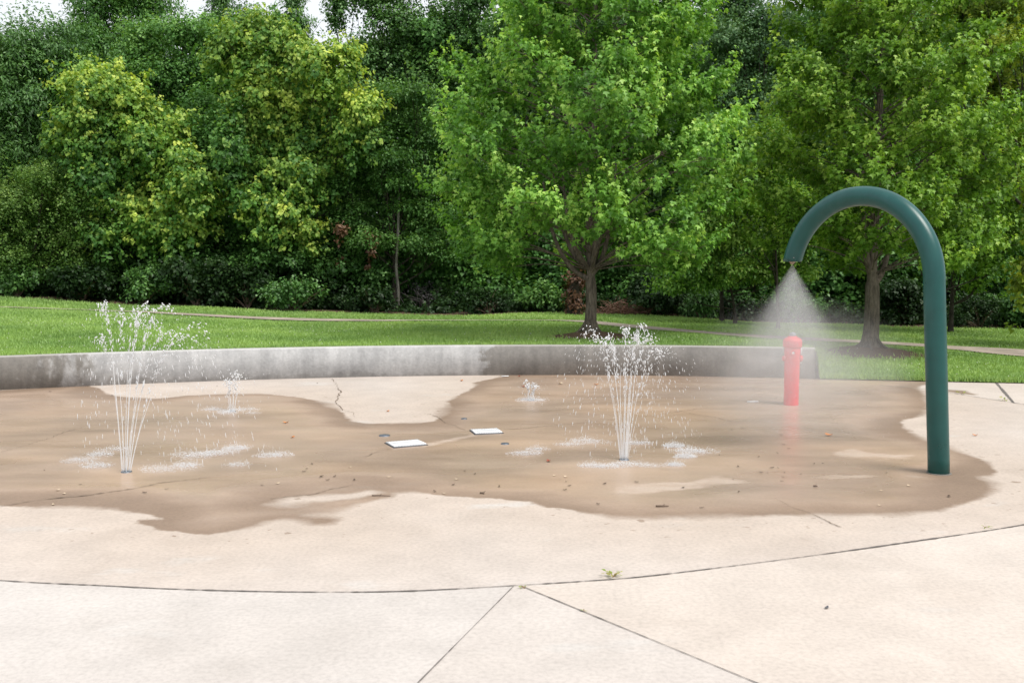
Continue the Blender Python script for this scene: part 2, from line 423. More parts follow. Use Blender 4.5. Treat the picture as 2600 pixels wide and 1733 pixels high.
# ------------------------------------------------------------------ retaining wall
m, nt, out = newmat('wall_concrete'); k = N(nt)
ps = k.pos(); X, Y_, Z = k.xyz(ps)
med = k.noise(ps, 3.5, 7, 0.65); fine = k.noise(ps, 30, 5, 0.65); drip = k.noise(k.scale(ps, (1, 1, 0.10)), 9, 5, 0.6)
c = k.ramp(med, [(0.3, (0.36, 0.362, 0.366)), (0.7, (0.54, 0.54, 0.54))])
c = k.mix(1.0, c, k.ramp(drip, [(0.35, 0.86), (0.62, 1.05)]), 'MULTIPLY')
c = k.mix(1.0, c, k.ramp(fine, [(0.3, 0.86), (0.7, 1.1)]), 'MULTIPLY')
xd = G(1105, 862)[0]; xl = G(170, 887)[0]
n1 = k.math('MULTIPLY', k.math('SUBTRACT', k.noise(ps, 2.6, 7, 0.68), 0.5), 1.6)
dr = k.step(k.math('ADD', k.math('SUBTRACT', X, float(xd)), k.math('ADD', n1, k.math('MULTIPLY', k.math('SUBTRACT', Z, 0.2), -0.6))), -0.05, 0.12)
n2 = k.math('MULTIPLY', k.math('SUBTRACT', k.noise(k.scale(ps, (1, 1, 0.6)), 3.0, 7, 0.7), 0.5), 3.2)
dl = k.step(k.math('ADD', k.math('SUBTRACT', float(xl), X), n2), -0.25, 0.5)
dk = k.math('MAXIMUM', dr, k.math('MULTIPLY', dl, 1.1, clamp=True))
low = k.math('MULTIPLY', k.step(k.math('ADD', Z, k.math('MULTIPLY', k.math('SUBTRACT', med, 0.5), 0.35)), 0.07, 0.01), 0.4)
dk = k.math('MAXIMUM', dk, low)
c = k.mix(dk, c, k.mix(1.0, c, (0.56, 0.535, 0.50), 'MULTIPLY'))
c = k.mix(k.math('MULTIPLY', dl, 0.35), c, k.mix(1.0, c, (0.50, 0.47, 0.42), 'MULTIPLY'))
cap = k.step(Z, 0.392, 0.402)  # lighter top face colour stands in for sky light on it
c = k.mix(cap, c, k.mix(0.55, c, (0.50, 0.48, 0.45)))
k.l(k.bsdf(color=c, rough=k.mix(dk, (0.85, 0.85, 0.85), (0.6, 0.6, 0.6)), spec=0.3, normal=k.bump(k.math('ADD', fine, med), 0.25, 0.006)), out.inputs[0])
M_WALL = m
xs = np.linspace(-14, XW, 240)
prof = [(0.0, -0.1), (0.0, 0.385), (0.012, 0.402), (0.168, 0.402), (0.18, 0.385), (0.18, -0.1)]
yw = wallY(xs); tx = np.gradient(xs); ty = np.gradient(yw); ln = np.hypot(tx, ty); nx, ny = -ty / ln, tx / ln
V = np.array([[x + nx_ * a, y + ny_ * a, z] for x, y, nx_, ny_ in zip(xs, yw, nx, ny) for a, z in prof])
n = len(prof); i = np.arange(len(xs) - 1)[:, None] * n; j = np.arange(n)[None]
F = np.stack([i + j, i + n + j, i + n + (j + 1) % n, i + (j + 1) % n], -1).reshape(-1, 4)
wall = mesh('retaining_wall', V, [F, np.arange(n)[None], (np.arange(n) + (len(xs) - 1) * n)[None, ::-1]], M_WALL)
tag(wall, 'low curved grey concrete retaining wall with dark wet stains, between pad and lawn', 'wall')

# ------------------------------------------------------------------ lawn, soil, path
m, nt, out = newmat('lawn_ground'); k = N(nt)
ps = k.pos(); sl = k.attr('soil')
nz = k.noise(ps, 1.4, 6, 0.6); fn = k.noise(k.scale(ps, (1, 1, 1)), 30, 4, 0.7)
g = k.ramp(nz, [(0.3, (0.155, 0.245, 0.07)), (0.7, (0.22, 0.33, 0.095))])
g = k.mix(1.0, g, k.ramp(fn, [(0.3, 0.6), (0.7, 1.25)]), 'MULTIPLY')
s = k.ramp(fn, [(0.3, (0.075, 0.050, 0.034)), (0.7, (0.155, 0.105, 0.072))])
mk_ = k.step(k.math('ADD', sl, k.math('MULTIPLY', k.math('SUBTRACT', k.noise(ps, 4.5, 5, 0.7), 0.5), 0.9)), -0.12, 0.12)
k.l(k.bsdf(color=k.mix(mk_, g, s), rough=0.9, spec=0.15, normal=k.bump(fn, 0.6, 0.03)), out.inputs[0])
M_LAWN = m
lx = np.unique(np.concatenate([np.linspace(-45, -10, 40), np.linspace(-10, 12, 200), np.linspace(12, 45, 40), np.linspace(XW - 0.1, XW + 0.6, 30), [XW, XW + 1e-4]]))
lt = np.concatenate([[0], np.geomspace(0.004, 1, 90), np.linspace(1.05, 2.2, 12)])
LX, LT = np.meshgrid(lx, lt)
LE = edgeY(LX); LY = LE + LT * (YT - LE); LZ = terr(LX, LY)
def soilmask(X, Y):
    a = 1.0 - np.hypot((X - TREE1[0]) / 0.75, (Y - TREE1[1] + 0.1) / 0.75)
    b = 1.0 - np.hypot((X - TREE2[0] - 0.05) / 0.8, (Y - TREE2[1] + 0.15) / 0.75)
    f = (Y - 23.2) / 1.0
    return np.maximum(np.maximum(a, b), f).clip(-1, 1)
wi = len(lx); ii = (np.arange(len(lt) - 1)[:, None] * wi + np.arange(wi - 1)[None]).ravel()
lawn = mesh('lawn', np.stack([LX.ravel(), LY.ravel(), LZ.ravel()], 1), np.stack([ii, ii + 1, ii + wi + 1, ii + wi], 1), M_LAWN, attrs={'soil': soilmask(LX.ravel(), LY.ravel())}, smooth=True)
tag(lawn, kind='structure')
M_GROUND = simple('ground_soil', (0.05, 0.06, 0.025), 0.95, 0.3, 0.5)
gr = mesh('ground', [[-900, -900, -0.7], [900, -900, -0.7], [900, 900, -0.7], [-900, 900, -0.7]], np.array([[0, 1, 2, 3]]), M_GROUND)
tag(gr, kind='structure')
# path across the lawn
pt = [(-300, 698, 1), (27, 707, 1), (296, 716, 1.5), (404, 720, 4), (633, 731, 5.5), (849, 735.5, 3.7), (1000, 736.5, 1.2), (1248, 736.5, 1.2), (1347, 738, 5), (1371, 739.6, 7), (1465, 748.8, 8), (1565, 758, 6),
 (1680, 767.3, 6), (1795, 774.3, 7.5), (1882, 778.6, 7), (2000, 785, 6), (2128, 792, 7), (2178, 796, 8), (2352, 805, 16), (2600, 818, 22), (3000, 838, 28)]
pt = spline(pt, 4)
A = np.array([TG(x, y) for x, y, w_ in pt]); B = np.array([TG(x, y + max(w_, 0.8)) for x, y, w_ in pt])
V = np.concatenate([A, B]); V[:, 2] = terr(V[:, 0], V[:, 1]) + 0.02
n = len(pt); i = np.arange(n - 1)
M_PATH = simple('path_concrete', (0.34, 0.285, 0.235), 0.85, 0.25, 2.0, bump=0.3)
tag(mesh('path', V, np.stack([i, i + n, i + n + 1, i + 1], 1), M_PATH), kind='structure')
pathA, pathB = A, B

M_GRASS = leaf_mat('grass_blades', [(0.0, (0.185, 0.305, 0.085)), (0.5, (0.31, 0.47, 0.135)), (1.0, (0.44, 0.58, 0.20))], 0.3, 0.5, 0.25, hue=(1.0, 1.02, 1.1))
def blades(n, yfun, hh, seed):
    rr = np.random.RandomState(seed)
    Y = yfun(rr, n); hw = 0.58 * Y
    X = rr.uniform(-1, 1, n) * hw
    E = edgeY(X)
    ok = (Y > E + 0.01) & (Y < 24.6)
    sm = soilmask(X, Y); ok &= (sm + rr.normal(0, 0.18, n)) < 0.0
    py = np.interp(X, pathA[:, 0], pathA[:, 1]); py2 = np.interp(X, pathB[:, 0], pathB[:, 1])
    ok &= ~((Y < py - 0.0) & (Y > py2 + 0.02))
    X, Y = X[ok], Y[ok]; n = len(X)
    df = np.interp(X, pathB[:, 0], pathB[:, 1]) - Y
    h = hh * rr.uniform(0.5, 1.3, n) * np.where((df > -0.05) & (df < 1.0), 0.22 + 0.78 * (df / 1.0).clip(0, 1), 1.0); wdt = rr.uniform(0.007, 0.013, n) * np.interp(Y, [12, 24], [0.9, 1.7])
    a = rr.uniform(0, 6.283, n); ln_ = rr.uniform(0.1, 0.8, n) * h; b = rr.uniform(0, 6.283, n)
    base = np.stack([X, Y, terr(X, Y) - 0.004], 1)
    d = np.stack([np.cos(a), np.sin(a), np.zeros(n)], 1) * wdt[:, None]
    tip = base + np.stack([np.cos(b) * ln_, np.sin(b) * ln_, h], 1)
    V = np.stack([base - d, base + d, tip], 1).reshape(-1, 3)
    cl = 0.5 + 0.22 * np.sin(X * 1.3 + np.sin(Y * 0.9) * 2) + 0.15 * np.sin(Y * 2.1 + X * 0.4)
    t = np.repeat((cl * 0.5 + rr.uniform(0, 0.5, n)).clip(0, 1), 3)
    return V, t
V1, t1 = blades(190000, lambda r, n: r.uniform(11.5, 24.6, n), 0.04, 3)
V2, t2 = blades(70000, lambda r, n: r.uniform(11.5, 16.5, n), 0.045, 4)
# taller fringe along the pavement edge and wall top
rr = np.random.RandomState(5)
X = rr.uniform(-9, 13, 16000); Y = edgeY(X) + rr.uniform(-0.015, 0.12, 16000)
h = rr.uniform(0.03, 0.085, 16000); a = rr.uniform(0, 6.28, 16000); b = rr.uniform(0, 6.28, 16000)
base = np.stack([X, Y, terr(X, Y)], 1); d = np.stack([np.cos(a), np.sin(a), 0 * a], 1) * 0.008
V3 = np.stack([base - d, base + d, base + np.stack([np.cos(b) * h * 0.5, np.sin(b) * h * 0.5, h], 1)], 1).reshape(-1, 3)
# tufts leaning over the path's near edge
pi = rr.randint(0, len(pathB) - 1, 9000); f = rr.uniform(0, 1, 9000)[:, None]
base = pathB[pi] * (1 - f) + pathB[pi + 1] * f; base[:, 1] += rr.normal(-0.03, 0.05, 9000); base[:, 2] = terr(base[:, 0], base[:, 1])
h = rr.uniform(0.008, 0.032, 9000); a = rr.uniform(0, 6.28, 9000); b = rr.uniform(0, 6.28, 9000); d = np.stack([np.cos(a), np.sin(a), 0 * a], 1) * 0.01
V4 = np.stack([base - d, base + d, base + np.stack([np.cos(b) * h * 0.5, np.sin(b) * h * 0.5, h], 1)], 1).reshape(-1, 3)
VV = np.concatenate([V1, V2, V3, V4]); tt = np.concatenate([t1, t2, rr.uniform(0.1, 0.8, len(V3) // 3).repeat(3), rr.uniform(0.1, 0.8, len(V4) // 3).repeat(3)])
grass = mesh('grass', VV, np.arange(len(VV)).reshape(-1, 3), M_GRASS, attrs={'tint': tt})
tag(grass, 'short mown green grass growing on the lawn beyond the wall', 'grass', kind='stuff')
# white clover heads
n = 520; Y = rr.uniform(12, 18, n); X = rr.uniform(-0.56, 0.6, n) * Y
ok = (Y > edgeY(X) + 0.1) & (soilmask(X, Y) < -0.1); X, Y = X[ok], Y[ok]; n = len(X)
c = np.stack([X, Y, terr(X, Y) + 0.045], 1); r_ = rr.uniform(0.004, 0.009, n)
OV = np.array([[1, 0, 0], [-1, 0, 0], [0, 1, 0], [0, -1, 0], [0, 0, 1], [0, 0, -1]], float)
OF = np.array([[0, 2, 4], [2, 1, 4], [1, 3, 4], [3, 0, 4], [2, 0, 5], [1, 2, 5], [3, 1, 5], [0, 3, 5]])
def octs(c, r):
    r = np.asarray(r); r = r[:, None] if r.ndim == 1 else r
    V = c[:, None] + OV[None] * r[:, None]
    F = OF[None] + (np.arange(len(c)) * 6)[:, None, None]
    return V.reshape(-1, 3), F.reshape(-1, 3)
V, F = octs(c, r_)
M_CLOVER = simple('clover_white', (0.62, 0.62, 0.55), 0.8)
tag(mesh('clover_flowers', V, F, M_CLOVER), 'tiny white clover heads dotted through the lawn grass', 'flowers', kind='stuff')

# ------------------------------------------------------------------ foliage
KITE = (np.array([[0, 0, 0], [-0.30, 0.42, 0.05], [0, 1, -0.10], [0.30, 0.42, 0.05], [0, 0.45, -0.03]]), np.array([[0, 4, 1], [1, 4, 2], [0, 3, 4], [4, 3, 2]]))
OVATE = (np.array([[0, 0, 0], [-0.40, 0.35, 0.06], [0, 1, -0.12], [0.40, 0.35, 0.06]]), np.array([[0, 2, 1], [0, 3, 2]]))
LONG = (np.array([[0, 0, 0], [-0.20, 0.45, 0.05], [0, 1, -0.16], [0.20, 0.45, 0.05]]), np.array([[0, 2, 1], [0, 3, 2]]))
HEART = (np.array([[0, 0.08, 0], [-0.34, -0.02, 0.03], [-0.44, 0.35, 0.04], [0, 1, -0.05], [0.44, 0.35, 0.04], [0.34, -0.02, 0.03]]), np.array([[0, 2, 1], [0, 3, 2], [0, 4, 3], [0, 5, 4]]))
MAPLE = (np.array([[0, 0, 0], [-0.52, 0.46, 0.06], [-0.17, 0.5, 0.0], [0, 1, -0.14], [0.17, 0.5, 0.0], [0.52, 0.46, 0.06], [-0.30, 0.10, 0.04], [0.30, 0.10, 0.04]]),
         np.array([[0, 1, 6], [0, 2, 1], [0, 3, 2], [0, 4, 3], [0, 5, 4], [0, 7, 5]]))
def place_leaves(P, U, Nn, S, tpl, tint):
    TV, TF = tpl
    U = nrm(U); Nn = nrm(Nn - U * (Nn * U).sum(1, keepdims=True)); W = np.cross(U, Nn)
    V = P[:, None] + S[:, None, None] * (TV[None, :, 0:1] * W[:, None] + TV[None, :, 1:2] * U[:, None] + TV[None, :, 2:3] * Nn[:, None])
    F = TF[None] + (np.arange(len(P)) * len(TV))[:, None, None]
    return V.reshape(-1, 3), F.reshape(-1, 3), np.repeat(tint, len(TV))
UP = np.array([0, 0, 1.0])
def crown(lobes, st, rr):
    """lobes: (centre, radii, tint shift). Leaves sit on short shoots near the surface of each lobe."""
    Vs, Fs, Ts, n0 = [], [], [], 0
    for (c, rad, ts) in lobes:
        c = np.asarray(c, float); rad = np.asarray(rad, float)
        area = 4 * np.pi * ((rad[0] * rad[1]) ** 1.6 / 3 + (rad[0] * rad[2]) ** 1.6 / 3 + (rad[1] * rad[2]) ** 1.6 / 3) ** (1 / 1.6)
        nl = max(30, int(area * st['dens'])); m_ = st['per']; nc = max(4, nl // m_)
        d = nrm(rr.randn(nc, 3)); flip = (d[:, 2] < -0.15) & (rr.rand(nc) < st.get('flip', 0.6)); d[flip, 2] *= -1
        fr = np.where(rr.rand(nc) < 0.78, rr.uniform(0.60, 1.05, nc), rr.uniform(0.15, 0.62, nc)); sprig = rr.rand(nc) < 0.10; fr[sprig] = rr.uniform(1.05, 1.4, sprig.sum())
        # knobbly surface
        kn = 1 + 0.22 * np.sin(d[:, 0] * 5 + c[0] * 9) * np.sin(d[:, 1] * 4 + c[1] * 7) + 0.18 * np.sin(d[:, 2] * 7 + c[2] * 5) + rr.normal(0, 0.10, nc)
        cp = c + d * rad * (fr * kn)[:, None]
        if 'drip' in st:
            dp = rr.rand(nc) < 0.3; cp[dp, 2] -= rr.uniform(0.1, st['drip'], dp.sum())
        ax = nrm(d * [1, 1, 0.7] + UP * st['up'] + rr.randn(nc, 3) * 0.35)
        L = st['L'] * rr.uniform(0.6, 1.35, nc)
        t = rr.rand(nc, m_); idx = np.repeat(np.arange(nc), m_); t = t.ravel()
        pr = rr.randn(nc * m_, 3); A = ax[idx]; pr = nrm(pr - A * (pr * A).sum(1, keepdims=True))
        P = cp[idx] + A * ((t - 0.5) * L[idx])[:, None] + pr * (st['s'] * rr.uniform(0.15, 1, nc * m_) * (1.15 - 0.75 * t))[:, None]
        U = pr * 0.75 + A * 0.35 - UP * st['droop'] + rr.randn(nc * m_, 3) * 0.25
        Nn = UP * st.get('nup', 0.8) + d[idx] * st.get('nout', 0.5) + rr.randn(nc * m_, 3) * 0.45
        S = st['size'] * rr.uniform(0.65, 1.25, nc * m_) * (1.05 - 0.3 * t)
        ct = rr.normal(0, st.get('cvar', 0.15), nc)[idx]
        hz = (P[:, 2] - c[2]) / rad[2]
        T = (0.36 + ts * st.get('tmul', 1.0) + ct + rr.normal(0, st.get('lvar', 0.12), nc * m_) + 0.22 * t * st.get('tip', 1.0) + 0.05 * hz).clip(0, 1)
        V, F, tv = place_leaves(P, U, Nn, S, st['tpl'], T)
        Vs.append(V); Fs.append(F + n0); Ts.append(tv); n0 += len(V)
    return np.concatenate(Vs), np.concatenate(Fs), np.concatenate(Ts)

def sprays(boughs, st, rr, per=15):
    """boughs: (start, tip, tint). Flat twig fans along each branch, shoots turned up at the ends, leaves hanging from them."""
    cps, axs, Ls, ts, ds = [], [], [], [], []
    tw = []
    for (s0, c, r_, tsft) in boughs:
        h = c - s0; L = np.linalg.norm(h); hd_ = nrm(np.array([h[0], h[1], 0.0])); sd_ = np.array([-hd_[1], hd_[0], 0])
        n = int(rr.uniform(17, 25)); u = rr.uniform(0.45 if L > 0.9 else 0.15, 1.0, n) ** 0.7
        u[:3] = 1.0
        b0 = s0 + h * u[:, None] + np.array([0, 0, 1.0]) * (0.16 * L * u * (1 - u))[:, None]
        a = rr.uniform(0.45, 1.25, n) * np.where(rr.rand(n) < 0.5, 1, -1); a[:3] = (0.0, 0.35, -0.35)
        l = (0.22 + 0.15 * min(L, 2.2)) * (1.2 - 0.55 * u) * rr.uniform(0.55, 1.3, n)
        e = b0 + (np.cos(a)[:, None] * hd_ + np.sin(a)[:, None] * sd_) * l[:, None] + np.stack([0 * l, 0 * l, l * (0.42 - 0.62 * np.abs(a) + rr.uniform(-0.18, 0.22, n))], 1)
        tw += list(zip(b0[::3], e[::3]))
        for f in (0.5, 0.75, 1.0):
            q = b0 + (e - b0) * f + rr.normal(0, 0.035, (n, 3))
            cps.append(q + [0, 0, 0.03]); end = f == 1.0
            ax = nrm((e - b0) * (0.5 / l)[:, None] + np.array([0, 0, 0.95 if end else 0.55]) + rr.normal(0, 0.22, (n, 3)))
            axs.append(ax); Ls.append(np.where(np.arange(n) < 9, rr.uniform(0.22, 0.46, n), rr.uniform(0.12, 0.26, n)) if end else rr.uniform(0.10, 0.18, n))
            ts.append(np.full(n, tsft + (0.22 if end else -0.14)) + rr.normal(0, 0.06, n)); ds.append(nrm(e - b0))  # end shoots paler as new growth; inner ones tinted down as crown shade
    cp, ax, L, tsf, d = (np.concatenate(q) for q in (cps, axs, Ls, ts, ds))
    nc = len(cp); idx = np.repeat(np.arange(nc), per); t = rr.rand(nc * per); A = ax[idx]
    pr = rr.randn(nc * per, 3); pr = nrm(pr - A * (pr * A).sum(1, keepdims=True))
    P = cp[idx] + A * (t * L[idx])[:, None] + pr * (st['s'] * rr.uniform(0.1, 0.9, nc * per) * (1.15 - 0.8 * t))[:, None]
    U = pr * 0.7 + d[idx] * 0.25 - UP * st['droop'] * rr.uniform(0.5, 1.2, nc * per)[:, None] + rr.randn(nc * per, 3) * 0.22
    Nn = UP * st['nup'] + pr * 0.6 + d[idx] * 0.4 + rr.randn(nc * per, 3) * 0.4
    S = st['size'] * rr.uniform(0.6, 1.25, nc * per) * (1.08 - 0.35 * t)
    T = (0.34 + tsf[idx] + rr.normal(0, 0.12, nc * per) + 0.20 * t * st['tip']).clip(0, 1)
    keep = rr.rand(nc * per) < np.where(np.repeat(tsf > 0.06, per), 1.0, 0.72)
    return place_leaves(P[keep], U[keep], Nn[keep], S[keep], st['tpl'], T[keep]), tw
M_MAPLE = leaf_mat('maple_leaf', [(0.0, (0.030, 0.085, 0.010)), (0.45, (0.070, 0.165, 0.022)), (0.8, (0.135, 0.25, 0.045)), (1.0, (0.26, 0.375, 0.095))], 0.36, 0.45, 0.3, gain=2.0, hue=(1.06, 1.06, 1.12))
M_MAPLE2 = leaf_mat('maple_leaf_olive', [(0.0, (0.032, 0.080, 0.007)), (0.45, (0.070, 0.148, 0.014)), (0.8, (0.125, 0.215, 0.030)), (1.0, (0.225, 0.31, 0.07))], 0.36, 0.45, 0.3, gain=1.95, hue=(1.06, 1.07, 1.05))
M_VINE = leaf_mat('vine_leaf', [(0.0, (0.028, 0.078, 0.014)), (0.4, (0.070, 0.150, 0.026)), (0.7, (0.175, 0.255, 0.045)), (1.0, (0.36, 0.39, 0.075))], 0.34, gain=1.65, hue=(0.98, 1.07, 1.15))
M_DARK = leaf_mat('dark_glossy_leaf', [(0.0, (0.015, 0.037, 0.009)), (0.5, (0.038, 0.080, 0.017)), (1.0, (0.090, 0.150, 0.040))], 0.25, 0.42, 0.5, gain=2.6)
M_MID = leaf_mat('mid_green_leaf', [(0.0, (0.020, 0.055, 0.010)), (0.5, (0.052, 0.115, 0.022)), (1.0, (0.125, 0.200, 0.050))], 0.33, gain=2.15)
M_BLUE = leaf_mat('blue_green_leaf', [(0.0, (0.020, 0.046, 0.015)), (0.5, (0.048, 0.092, 0.030)), (1.0, (0.115, 0.170, 0.065))], 0.28, gain=2.1)
M_LAYER = leaf_mat('layered_leaf', [(0.0, (0.020, 0.055, 0.009)), (0.5, (0.052, 0.118, 0.022)), (1.0, (0.125, 0.210, 0.050))], 0.36, gain=1.5)
M_PALE = leaf_mat('pale_tip_leaf', [(0.0, (0.035, 0.085, 0.010)), (0.5, (0.100, 0.180, 0.025)), (1.0, (0.27, 0.33, 0.085))], 0.36, gain=1.9)
M_YELL = leaf_mat('yellowish_leaf', [(0.0, (0.045, 0.080, 0.006)), (0.5, (0.105, 0.160, 0.012)), (1.0, (0.23, 0.26, 0.025))], 0.40, gain=1.5)
M_SHADE = leaf_mat('shade_toned_ivy_leaf', [(0.0, (0.018, 0.050, 0.010)), (0.5, (0.045, 0.105, 0.022)), (1.0, (0.115, 0.19, 0.048))], 0.28, gain=0.62)  # dark ivy green, gain lowered to carry the shade under the woods
M_GREY = leaf_mat('grey_green_leaf', [(0.0, (0.025, 0.055, 0.022)), (0.5, (0.070, 0.120, 0.055)), (1.0, (0.15, 0.21, 0.12))], 0.25, gain=1.4)
M_BROWN = leaf_mat('dead_leaf', [(0.0, (0.07, 0.030, 0.016)), (0.5, (0.19, 0.085, 0.045)), (1.0, (0.30, 0.17, 0.10))], 0.2, gain=0.95, hue=(0.9, 1.0, 1.1))
M_FERN = leaf_mat('olive_fine_leaf', [(0.0, (0.026, 0.062, 0.008)), (0.5, (0.070, 0.125, 0.020)), (1.0, (0.165, 0.215, 0.055))], 0.33, gain=1.7)
def bark(name, a, b):
    m, nt, out = newmat(name); k = N(nt)
    ps = k.pos(); f = k.noise(k.scale(ps, (1, 1, 0.16)), 38, 5, 0.7, 0.3); g = k.noise(ps, 7, 4)
    c = k.mix(1.0, k.ramp(f, [(0.35, a), (0.65, b)]), k.ramp(g, [(0.3, 0.75), (0.7, 1.25)]), 'MULTIPLY')
    k.l(k.bsdf(color=c, rough=0.9, spec=0.15, normal=k.bump(f, 0.9, 0.02)), out.inputs[0]); return m
M_BARK = bark('maple_bark', (0.065, 0.056, 0.046), (0.20, 0.170, 0.135))
M_BARKD = bark('forest_bark', (0.028, 0.024, 0.020), (0.075, 0.064, 0.052))
M_TWIG = simple('twig_bark', (0.16, 0.115, 0.085), 0.85, 0.3, 10)
ST = {
 'maple': dict(dens=620, per=13, L=0.26, s=0.10, up=0.95, droop=0.85, size=0.076, tpl=MAPLE, flip=0.85, nup=0.65, nout=0.8),
 'vine': dict(drip=0.75, tmul=1.15, cvar=0.17, lvar=0.085, dens=640, per=12, L=0.30, s=0.12, up=0.25, droop=0.85, size=0.098, tpl=HEART, nup=0.6, nout=0.8),
 'dark': dict(dens=520, per=13, L=0.40, s=0.14, up=0.4, droop=0.5, size=0.122, tpl=LONG, nup=0.8, nout=0.4),
 'mid': dict(dens=560, per=13, L=0.34, s=0.13, up=0.45, droop=0.4, size=0.092, tpl=OVATE, nup=0.8, nout=0.5),
 'fine': dict(dens=850, per=16, L=0.40, s=0.12, up=0.5, droop=0.2, size=0.062, tpl=OVATE, nup=0.8, nout=0.4),
 'layer': dict(dens=760, per=14, L=0.36, s=0.14, up=0.05, droop=0.3, size=0.092, tpl=KITE, nup=1.2, nout=0.2, flip=0.9),
 'blue': dict(dens=700, per=14, L=0.30, s=0.12, up=0.4, droop=0.45, size=0.076, tpl=OVATE, nup=0.7, nout=0.5),
}
def wood(root_loc, base, tops, r0, rr, lean=None, sides=8, limb=0.5, fork=0.35):
    """tapered leader with a curved limb to each lobe"""
    b = MB(); base = np.asarray(base, float)
    tops = [np.asarray(t, float) for t in tops]
    hi = max(tops, key=lambda t: t[2] - 0.4 * np.hypot(*(t[:2] - base[:2])))
    mid = base * 0.5 + hi * 0.5; mid[:2] = base[:2] * 0.72 + hi[:2] * 0.28
    P = spline([base - [0, 0, 0.15], base + [0, 0, 0.25], mid + np.r_[rr.normal(0, 0.06, 2), 0], hi], 10)
    tt = np.linspace(0, 1, len(P)); rad = r0 * (1 - 0.82 * tt); rad[:10] *= np.linspace(1.7, 1.05, 10)
    b.add(*tube(P, rad, max(sides, 10)))
    for t in tops:
        if t is hi: continue
        h = base[2] + (t[2] - base[2]) * rr.uniform(fork, fork + 0.3)
        i = int(np.argmin(np.abs(P[:, 2] - h))); s = P[i]
        q = s * 0.5 + t * 0.5 + np.r_[(t - s)[:2] * 0.12, -0.08 * np.linalg.norm(t - s)] + rr.normal(0, 0.05, 3)
        C = spline([s, q, t], 6); rl = min(rad[i] * limb, 0.06)
        b.add(*tube(C, np.linspace(rl, rl * 0.2, len(C)), 6))
        for _ in range(3):
            e = t + rr.normal(0, 0.35, 3); i2 = rr.randint(5, len(C) - 1)
            b.add(*tube(spline([C[i2], (C[i2] + e) / 2 + rr.normal(0, 0.04, 3), e], 4), np.linspace(rl * 0.35, 0.004, 9), 4, False))
    return b
def tree(name, label, cat, base, lobes, style, mat, group=None, trunk_r=0.12, seed=0, bark_m=None, tipw=1.0, fork=0.35):
    rr = np.random.RandomState(seed + 100)
    bx, by = base; bz = float(terr(bx, by))
    root = thing(name, label, cat, (bx, by, bz), group)
    st = dict(ST[style]); st['tip'] = tipw
    wood(None, (bx, by, bz), [l[0] for l in lobes], trunk_r, rr, fork=fork).build('trunk', bark_m or M_BARKD, root, off=(bx, by, bz), smooth=True)
    V, F, T = crown(lobes, st, rr)
    mesh('crown', V, F, mat, root, attrs={'tint': T}, off=(bx, by, bz))
    return root
def PL(Y, items, fl=0.85):
    """lobes given by where they are seen at distance Y: (x, y, rx, ry[, tint])"""
    out = []
    for it in items:
        x, y, rx, ry = it[:4]; ts = it[4] if len(it) > 4 else 0.0
        yy = Y + R.uniform(-0.5, 0.5)
        s = yy / FD
        out.append((At(x, y, yy), (rx * s, max(rx, ry) * s * fl, ry * s), ts))
    return out
def bx(x, Y): return (float(At(x, 589, Y)[0]), Y)
TREES = 'trees along the wood edge'
def forest_tree(label, x, Y, items, style, mat, **k):
    return tree('forest_tree', label, 'tree', bx(x, Y + k.pop('back', 0.0)), PL(Y, items), style, mat, TREES, **k)

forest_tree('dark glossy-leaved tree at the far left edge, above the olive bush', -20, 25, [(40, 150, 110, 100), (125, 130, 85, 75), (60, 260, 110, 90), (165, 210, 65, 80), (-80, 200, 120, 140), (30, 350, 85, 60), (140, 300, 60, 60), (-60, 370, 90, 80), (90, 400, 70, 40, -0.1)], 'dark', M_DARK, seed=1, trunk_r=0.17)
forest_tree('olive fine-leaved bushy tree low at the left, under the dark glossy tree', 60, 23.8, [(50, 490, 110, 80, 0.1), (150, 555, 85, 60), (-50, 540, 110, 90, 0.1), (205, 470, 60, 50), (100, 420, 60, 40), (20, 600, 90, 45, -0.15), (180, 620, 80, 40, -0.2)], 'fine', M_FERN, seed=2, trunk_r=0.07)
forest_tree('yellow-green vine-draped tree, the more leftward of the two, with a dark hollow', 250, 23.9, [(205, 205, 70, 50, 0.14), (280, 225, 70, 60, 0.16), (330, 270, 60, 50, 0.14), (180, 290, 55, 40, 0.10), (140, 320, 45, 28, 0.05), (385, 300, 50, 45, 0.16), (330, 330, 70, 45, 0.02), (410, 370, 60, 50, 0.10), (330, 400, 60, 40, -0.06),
   (440, 425, 60, 40, 0.08), (290, 470, 60, 38, 0.10), (370, 475, 70, 40, 0.20), (460, 470, 60, 34, 0.18), (330, 510, 45, 28, 0.12), (220, 400, 60, 55, -0.22), (250, 340, 70, 50, -0.2), (240, 540, 50, 26, -0.05), (400, 535, 50, 24, 0.05)], 'vine', M_VINE, seed=3, trunk_r=0.1, back=2.2)  # lobes inside the hollow get a darker leaf tint as its shade
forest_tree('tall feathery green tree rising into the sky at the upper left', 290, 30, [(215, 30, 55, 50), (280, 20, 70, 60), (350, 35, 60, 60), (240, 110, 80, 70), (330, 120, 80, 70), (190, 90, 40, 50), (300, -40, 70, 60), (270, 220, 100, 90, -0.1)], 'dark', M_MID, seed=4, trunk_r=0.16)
forest_tree('mid-green tree with reddish bare twigs in its top, between the vine-draped trees', 420, 27, [(340, 95, 60, 55, 0.14), (420, 85, 65, 50, 0.08), (480, 110, 55, 60), (310, 160, 60, 50, 0.1), (390, 190, 80, 70), (460, 220, 70, 80, -0.05), (430, 330, 80, 90, -0.1), (370, 270, 70, 60, -0.05), (510, 170, 45, 60)], 'mid', M_MID, seed=5, trunk_r=0.12)
